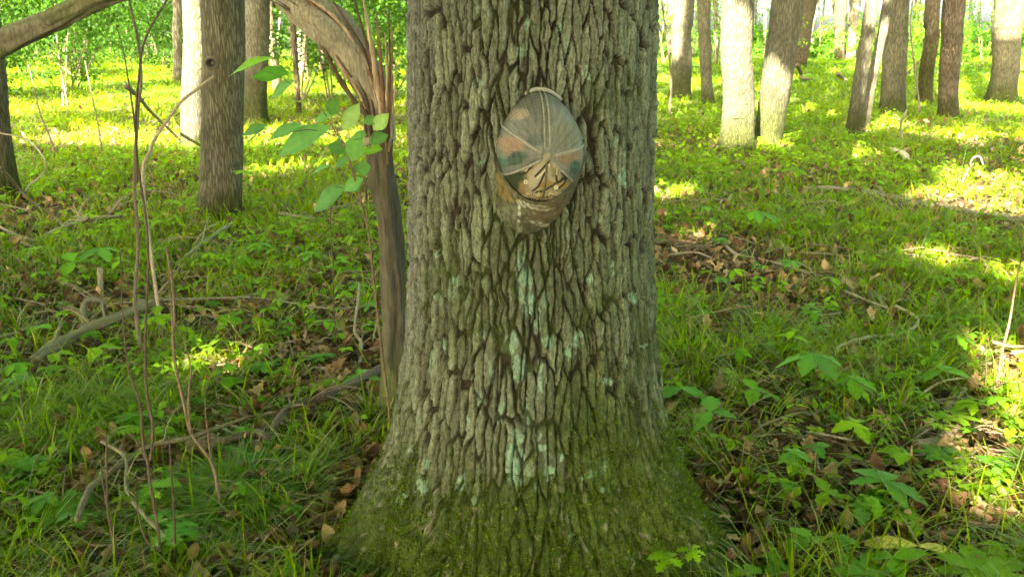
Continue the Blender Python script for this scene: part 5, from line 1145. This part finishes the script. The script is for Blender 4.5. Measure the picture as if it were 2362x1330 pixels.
# fine twigs in the litter
n = 2600; x, y = pol(n, 1.5, 9); m = off_trunk(x, y); x, y = x[m], y[m]; n = len(x)
g = Geo(); ya = rng.uniform(0, 6.28, n); tv = np.array([[-.5, 0, 0], [-.5, .02, .02], [-.5, -.02, .02], [.5, 0, 0], [.5, .01, .01], [.5, -.01, .01]]); tq = [[0, 1, 4, 3], [1, 2, 5, 4], [2, 0, 3, 5]]
scatter(g, tv, tq, None, np.stack([x, y, hgt(x, y) + rng.uniform(.015, .04, n)], 1), rots(ya, rng.normal(0, .12, n), rng.normal(0, .15, n)), rng.uniform(.06, .25, n), np.array([.24, .19, .13]) * rng.uniform(.5, 1.7, (n, 1)))
tag(g.obj('twig_litter', M_stick), 'thin broken twigs strewn through the leaf litter', 'twigs', None, 'stuff')

# grass
def grass_col(n, x, y):
    v = fbm(x * .8, y * .8, 401, 3)[:, None]; c = np.array([.105, .195, .005]) * (1 - v) + np.array([.18, .245, .004]) * v
    c = c * rng.uniform(.65, 1.3, (n, 1)); d = rng.random(n) < .06; c[d] = np.array([.30, .24, .12]) * rng.uniform(.6, 1.1, (d.sum(), 1)); return c
x, y = pol(260000, 1.4, 45, pw=.88); b = spots_mask(x, y, BARE); r = np.hypot(x, y)
dn = sst(.34, .60, fbm(x * 1.1 + 5, y * 1.1, 405, 3)) ; dn = np.clip(dn * 1.1 + .28, 0, 1) * (1 - .93 * np.clip(b * 1.2, 0, 1))
lush = spots_mask(x, y, [(1850, 500, 300, 80, .9), (1650, 460, 150, 60, .8), (560, 430, 300, 70, .8), (200, 960, 200, 60, .8), (520, 620, 300, 60, .5), (2000, 400, 300, 60, .6), (100, 1000, 150, 100, .8), (580, 1130, 140, 70, .5)])
dn = np.clip(np.maximum(dn, lush), 0, 1); m = (rng.random(len(x)) < dn) & off_trunk(x, y); x, y = x[m], y[m]; cs = clear_of_sticks(x, y); x, y = x[cs], y[cs]; n = len(x); r = np.hypot(x, y)
# gather the blades into small tussocks
ck = .16 * (1 + r * .08); cx_ = (np.floor(x / ck) + .5 + .4 * (_h(np.floor(x / ck), np.floor(y / ck), 5) - .5)) * ck; cy_ = (np.floor(y / ck) + .5 + .4 * (_h(np.floor(x / ck), np.floor(y / ck), 6) - .5)) * ck
pl = .55 * rng.random(n); x2 = x * (1 - pl) + cx_ * pl; y2 = y * (1 - pl) + cy_ * pl; out = np.arctan2(y - cy_, x - cx_)
ok = np.hypot(x2 - OX, y2 - OY) > .6; x, y, x2, y2, out, r = x[ok], y[ok], x2[ok], y2[ok], out[ok], r[ok]; n = len(x)
yaw = out + rng.normal(0, .9, n); L = rng.uniform(.06, .20, n) * (.8 + .5 * fbm(x * .7, y * .7, 409)) * np.where(r > 8, 1.1, 1); w = rng.uniform(.0022, .0042, n) * (1 + .32 * r)
g = Geo(); P = np.stack([x2, y2, hgt(x2, y2) - .005], 1); cc = grass_col(n, x, y); nr = r < 4.5
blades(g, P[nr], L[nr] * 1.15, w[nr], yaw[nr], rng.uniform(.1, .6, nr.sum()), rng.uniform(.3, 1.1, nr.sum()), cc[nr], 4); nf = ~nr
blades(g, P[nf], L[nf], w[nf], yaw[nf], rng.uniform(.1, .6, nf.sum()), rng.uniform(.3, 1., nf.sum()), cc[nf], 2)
tag(g.obj('grass', M_grass), 'fine bright green woodland grass and sedge', 'grass', None, 'stuff')

# single tufts of long sedge
def tuft(u, v, wpx, n, label, col=(.075, .20, .022), L0=.26, dirv=None, wd=.0042):
    p = gp(u, v + 25); R_ = wpx * mpp(p) / 2; L0 = L0 * .72; a = rng.uniform(0, 6.28, n); rr = R_ * .35 * np.sqrt(rng.random(n)); lo = np.array([p[0], p[1], float(hgt(p[0], p[1]))])
    P = np.stack([rr * np.cos(a), rr * np.sin(a), np.full(n, -.01)], 1); yaw = a + rng.normal(0, .5, n) if dirv is None else rng.normal(dirv, .55, n)
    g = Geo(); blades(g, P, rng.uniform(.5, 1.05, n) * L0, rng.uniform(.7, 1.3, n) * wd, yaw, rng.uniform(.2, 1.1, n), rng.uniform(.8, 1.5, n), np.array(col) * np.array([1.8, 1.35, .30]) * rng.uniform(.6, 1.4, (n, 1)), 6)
    o = g.obj('grass_tuft', M_grass); o.location = lo; tag(o, label, 'grass tuft')
BL = (.09, .19, .06)
for a in ((120, 960, 330, 700, 'wide arching sedge tuft at the left edge', (.075, .20, .022), .30), (250, 940, 320, 800, 'biggest arching sedge tuft left of the tallest sapling', (.09, .22, .022), .32), (560, 1130, 300, 700, 'arching sedge tuft between the saplings and the oak foot', (.07, .20, .03), .30), (620, 1060, 240, 500, 'sedge tuft behind the middle left tuft', (.07, .20, .03), .26),
          (430, 1180, 200, 350, 'sedge tuft right of the tallest sapling foot', (.08, .20, .025), .26), (570, 955, 160, 300, 'small arching tuft by the dark thick branch', (.08, .2, .03), .22), (60, 1240, 220, 400, 'ragged tuft in the lower left corner', (.075, .19, .025), .24), (480, 1320, 240, 400, 'tuft cut by the bottom edge at left', (.09, .20, .02), .22),
          (1650, 900, 120, 160, 'blue-green sedge tuft behind the dull green plant', BL, .26), (2000, 940, 150, 220, 'blue-green sedge tuft right of the bright three-leaved seedling', BL, .24), (1665, 1040, 110, 220, 'bright grass tuft beside the oak foot', (.12, .25, .02), .20), (1860, 870, 120, 150, 'blue-green sedge tuft under the largest creeper', BL, .22),
          (1535, 660, 90, 200, 'sunlit yellow-green tuft touching the oak on the right', (.14, .26, .02), .26), (2110, 615, 120, 260, 'sunlit tuft in the right middle ground', (.13, .26, .02), .26), (2090, 760, 90, 130, 'tuft inside the bend of the hooked stick', (.09, .22, .02), .2), (1965, 700, 90, 130, 'tuft left of the hooked stick', (.09, .22, .02), .22),
          (1720, 1200, 160, 180, 'thin grass tuft right of the mossy root', (.07, .18, .02), .18), (740, 1290, 100, 90, 'long loose blades left of the mossy foot', (.07, .18, .04), .30)): tuft(a[0], a[1], a[2], a[3], a[4], a[5], a[6])

# low leafy ground cover
def cover(n, r0, r1, s0, az=.70, pw=1.):
    x, y = pol(n, r0, r1, az, pw); b = spots_mask(x, y, BARE); r = np.hypot(x, y)
    dn = sst(.36, .6, fbm(x * .9 + 50, y * .9, 415, 3)) * .75 + .2; dn = dn * (1 - .85 * np.clip(b * 1.1, 0, 1)); dn = dn * (.30 + .28 * sst(4., 11, r))
    m = (rng.random(len(x)) < dn) & off_trunk(x, y); x, y = x[m], y[m]; cs = clear_of_sticks(x, y, .16, .03, .15); x, y = x[cs], y[cs]; return x, y, np.hypot(x, y)
x, y, r = cover(75000, 2.2, 55, .03, pw=.85); n = len(x)
# three leaflets to a point
g = Geo(); z = hgt(x, y) + rng.uniform(.03, .12, n) * (1 + .02 * r); s = rng.uniform(.020, .042, n) * (1 + .085 * r); v = fbm(x * .6, y * .6, 421, 3)[:, None]
col = (np.array([.08, .19, .013]) * (1 - v) + np.array([.16, .26, .010]) * v) * rng.uniform(.65, 1.35, (n, 1))
col = col * (1 + (np.clip(fbm(x * .35, y * .22, 431, 3) * 2 - .1, .35, 1.3) - 1) * sst(4, 9, r))[:, None]
t = leaf_t(2, 1, .62, .5, .2, .2); yaw = rng.uniform(0, 6.28, n)
far = r > 14
for k in range(3):
    mk = ~far if k else np.ones(n, bool)
    if k == 2: mk = mk & (r < 9)
    scatter(g, t[0], t[1], None, np.stack([x, y, z], 1)[mk], rots(yaw[mk] + 2.1 * k, rng.normal(-.1, .3, mk.sum()), rng.normal(0, .3, mk.sum())), s[mk], col[mk], t[3])
tag(g.obj('ground_cover', M_leaf), 'low leafy green ground cover spreading through the wood', 'ground cover', None, 'stuff')

# ------------------------------------------------------------------ leafy understory behind
def bush(u, v, hm, rm, n, label, group, col=(.075, .19, .025), s0=.05, z0=.2, stemn=3, cat='shrub', name='shrub'):
    p = gp(u, v); root = empty(name, p, 0, label, cat, group)
    k = 10 + int(rm * 8); cc = rng.normal(0, 1, (k, 3)); cc /= np.linalg.norm(cc, axis=1)[:, None]; cc *= rng.random((k, 1)) ** .4
    cc = cc * np.array([rm, rm, (hm - z0) / 2]) + np.array([0, 0, (hm + z0) / 2]); cr = rng.uniform(.18, .42, k) * rm
    w = rng.integers(0, k, n); d = rng.normal(0, 1, (n, 3)) * np.array([1, 1, .45]); P = cc[w] + d * cr[w][:, None] * .6
    P = P[P[:, 2] > .03]; n = len(P); g = Geo(); t = leaf_t(2, 1, .6, .5, .2, .25)
    c = np.array(col) * rng.uniform(.6, 1.5, (n, 1)) * (.8 + .4 * rng.random((k, 1)))[w[:n]]
    scatter(g, t[0], t[1], None, P, rots(rng.uniform(0, 6.28, n), rng.normal(-.3, .5, n), rng.normal(0, .5, n)), rng.uniform(.7, 1.4, n) * s0, c, t[3]); g.obj('foliage', M_leaf, root)
    for i in range(stemn):
        e = cc[rng.integers(0, k)]; g = Geo(); tube(g, [(rng.normal(0, .05), rng.normal(0, .05), -.05), e * .5 + rng.normal(0, .05, 3), e], [.018, .012, .005], 12, 5, (.13, .10, .06)); g.obj('stem', M_stick, root)
random.seed(21)
U = 'leafy understory of the left wood'; V_ = 'leafy understory of the right wood'
for k in range(34):
    u = random.uniform(-80, 920); d = random.uniform(14, 40); v = 65 + CAMZ / d * F
    bush(u, v, random.uniform(2.2, 4.5), random.uniform(.9, 2.0), 2600, ('low' if d > 26 else 'tall') + ' leafy shrub ' + between(u), U, random.choice([(.022, .06, .008), (.035, .09, .01), (.08, .15, .012)]), .05 * (1 + d * .03), .2)
for k in range(20):
    u = random.uniform(1480, 2400); d = random.uniform(24, 60); v = 65 + CAMZ / d * F
    bush(u, v, random.uniform(1.2, 3.4), random.uniform(.8, 1.9), 800, ('distant' if d > 40 else 'green') + ' leafy shrub ' + between(u), V_, random.choice([(.08, .19, .02), (.12, .24, .02)]), .05 * (1 + d * .03), .1)
for u, v, h in ((1890, 130, 3.2), (1530, 150, 3.0), (1990, 120, 2.6), (2110, 130, 3.), (1750, 100, 2.6)): bush(u, v, h, 1.0, 500, 'thin leafy sapling ' + between(u), 'leafy saplings of the right wood', (.12, .24, .02), .10, .8)
# far edge of the wood
n = 42000; a = rng.uniform(-.75, .75, n); rr = rng.uniform(48, 95, n); x = rr * np.sin(a); y = rr * np.cos(a)
ht = np.where(a < -.05, 6.5, .9) * (.6 + .8 * fbm(a * 18, rr * .05, 501, 3)) * np.where(a < -.05, 1, rr / 75)
z = rng.random(n) ** .8 * ht + hgt(x, y); g = Geo(); t = leaf_t(2, 1, .7, .5, .2, .2); col = np.array([.055, .13, .014]) * rng.uniform(.4, 1.6, (n, 1)) * (.5 + fbm(a * 30, z * .8, 511, 2))[:, None]
scatter(g, t[0], t[1], None, np.stack([x, y, z], 1), rots(rng.uniform(0, 6.28, n), rng.normal(-.3, .6, n), rng.normal(0, .6, n)), rng.uniform(.25, .6, n), col, t[3])
tag(g.obj('far_foliage', M_leaf), 'far-off green foliage closing the view behind the trunks', 'foliage', None, 'stuff')
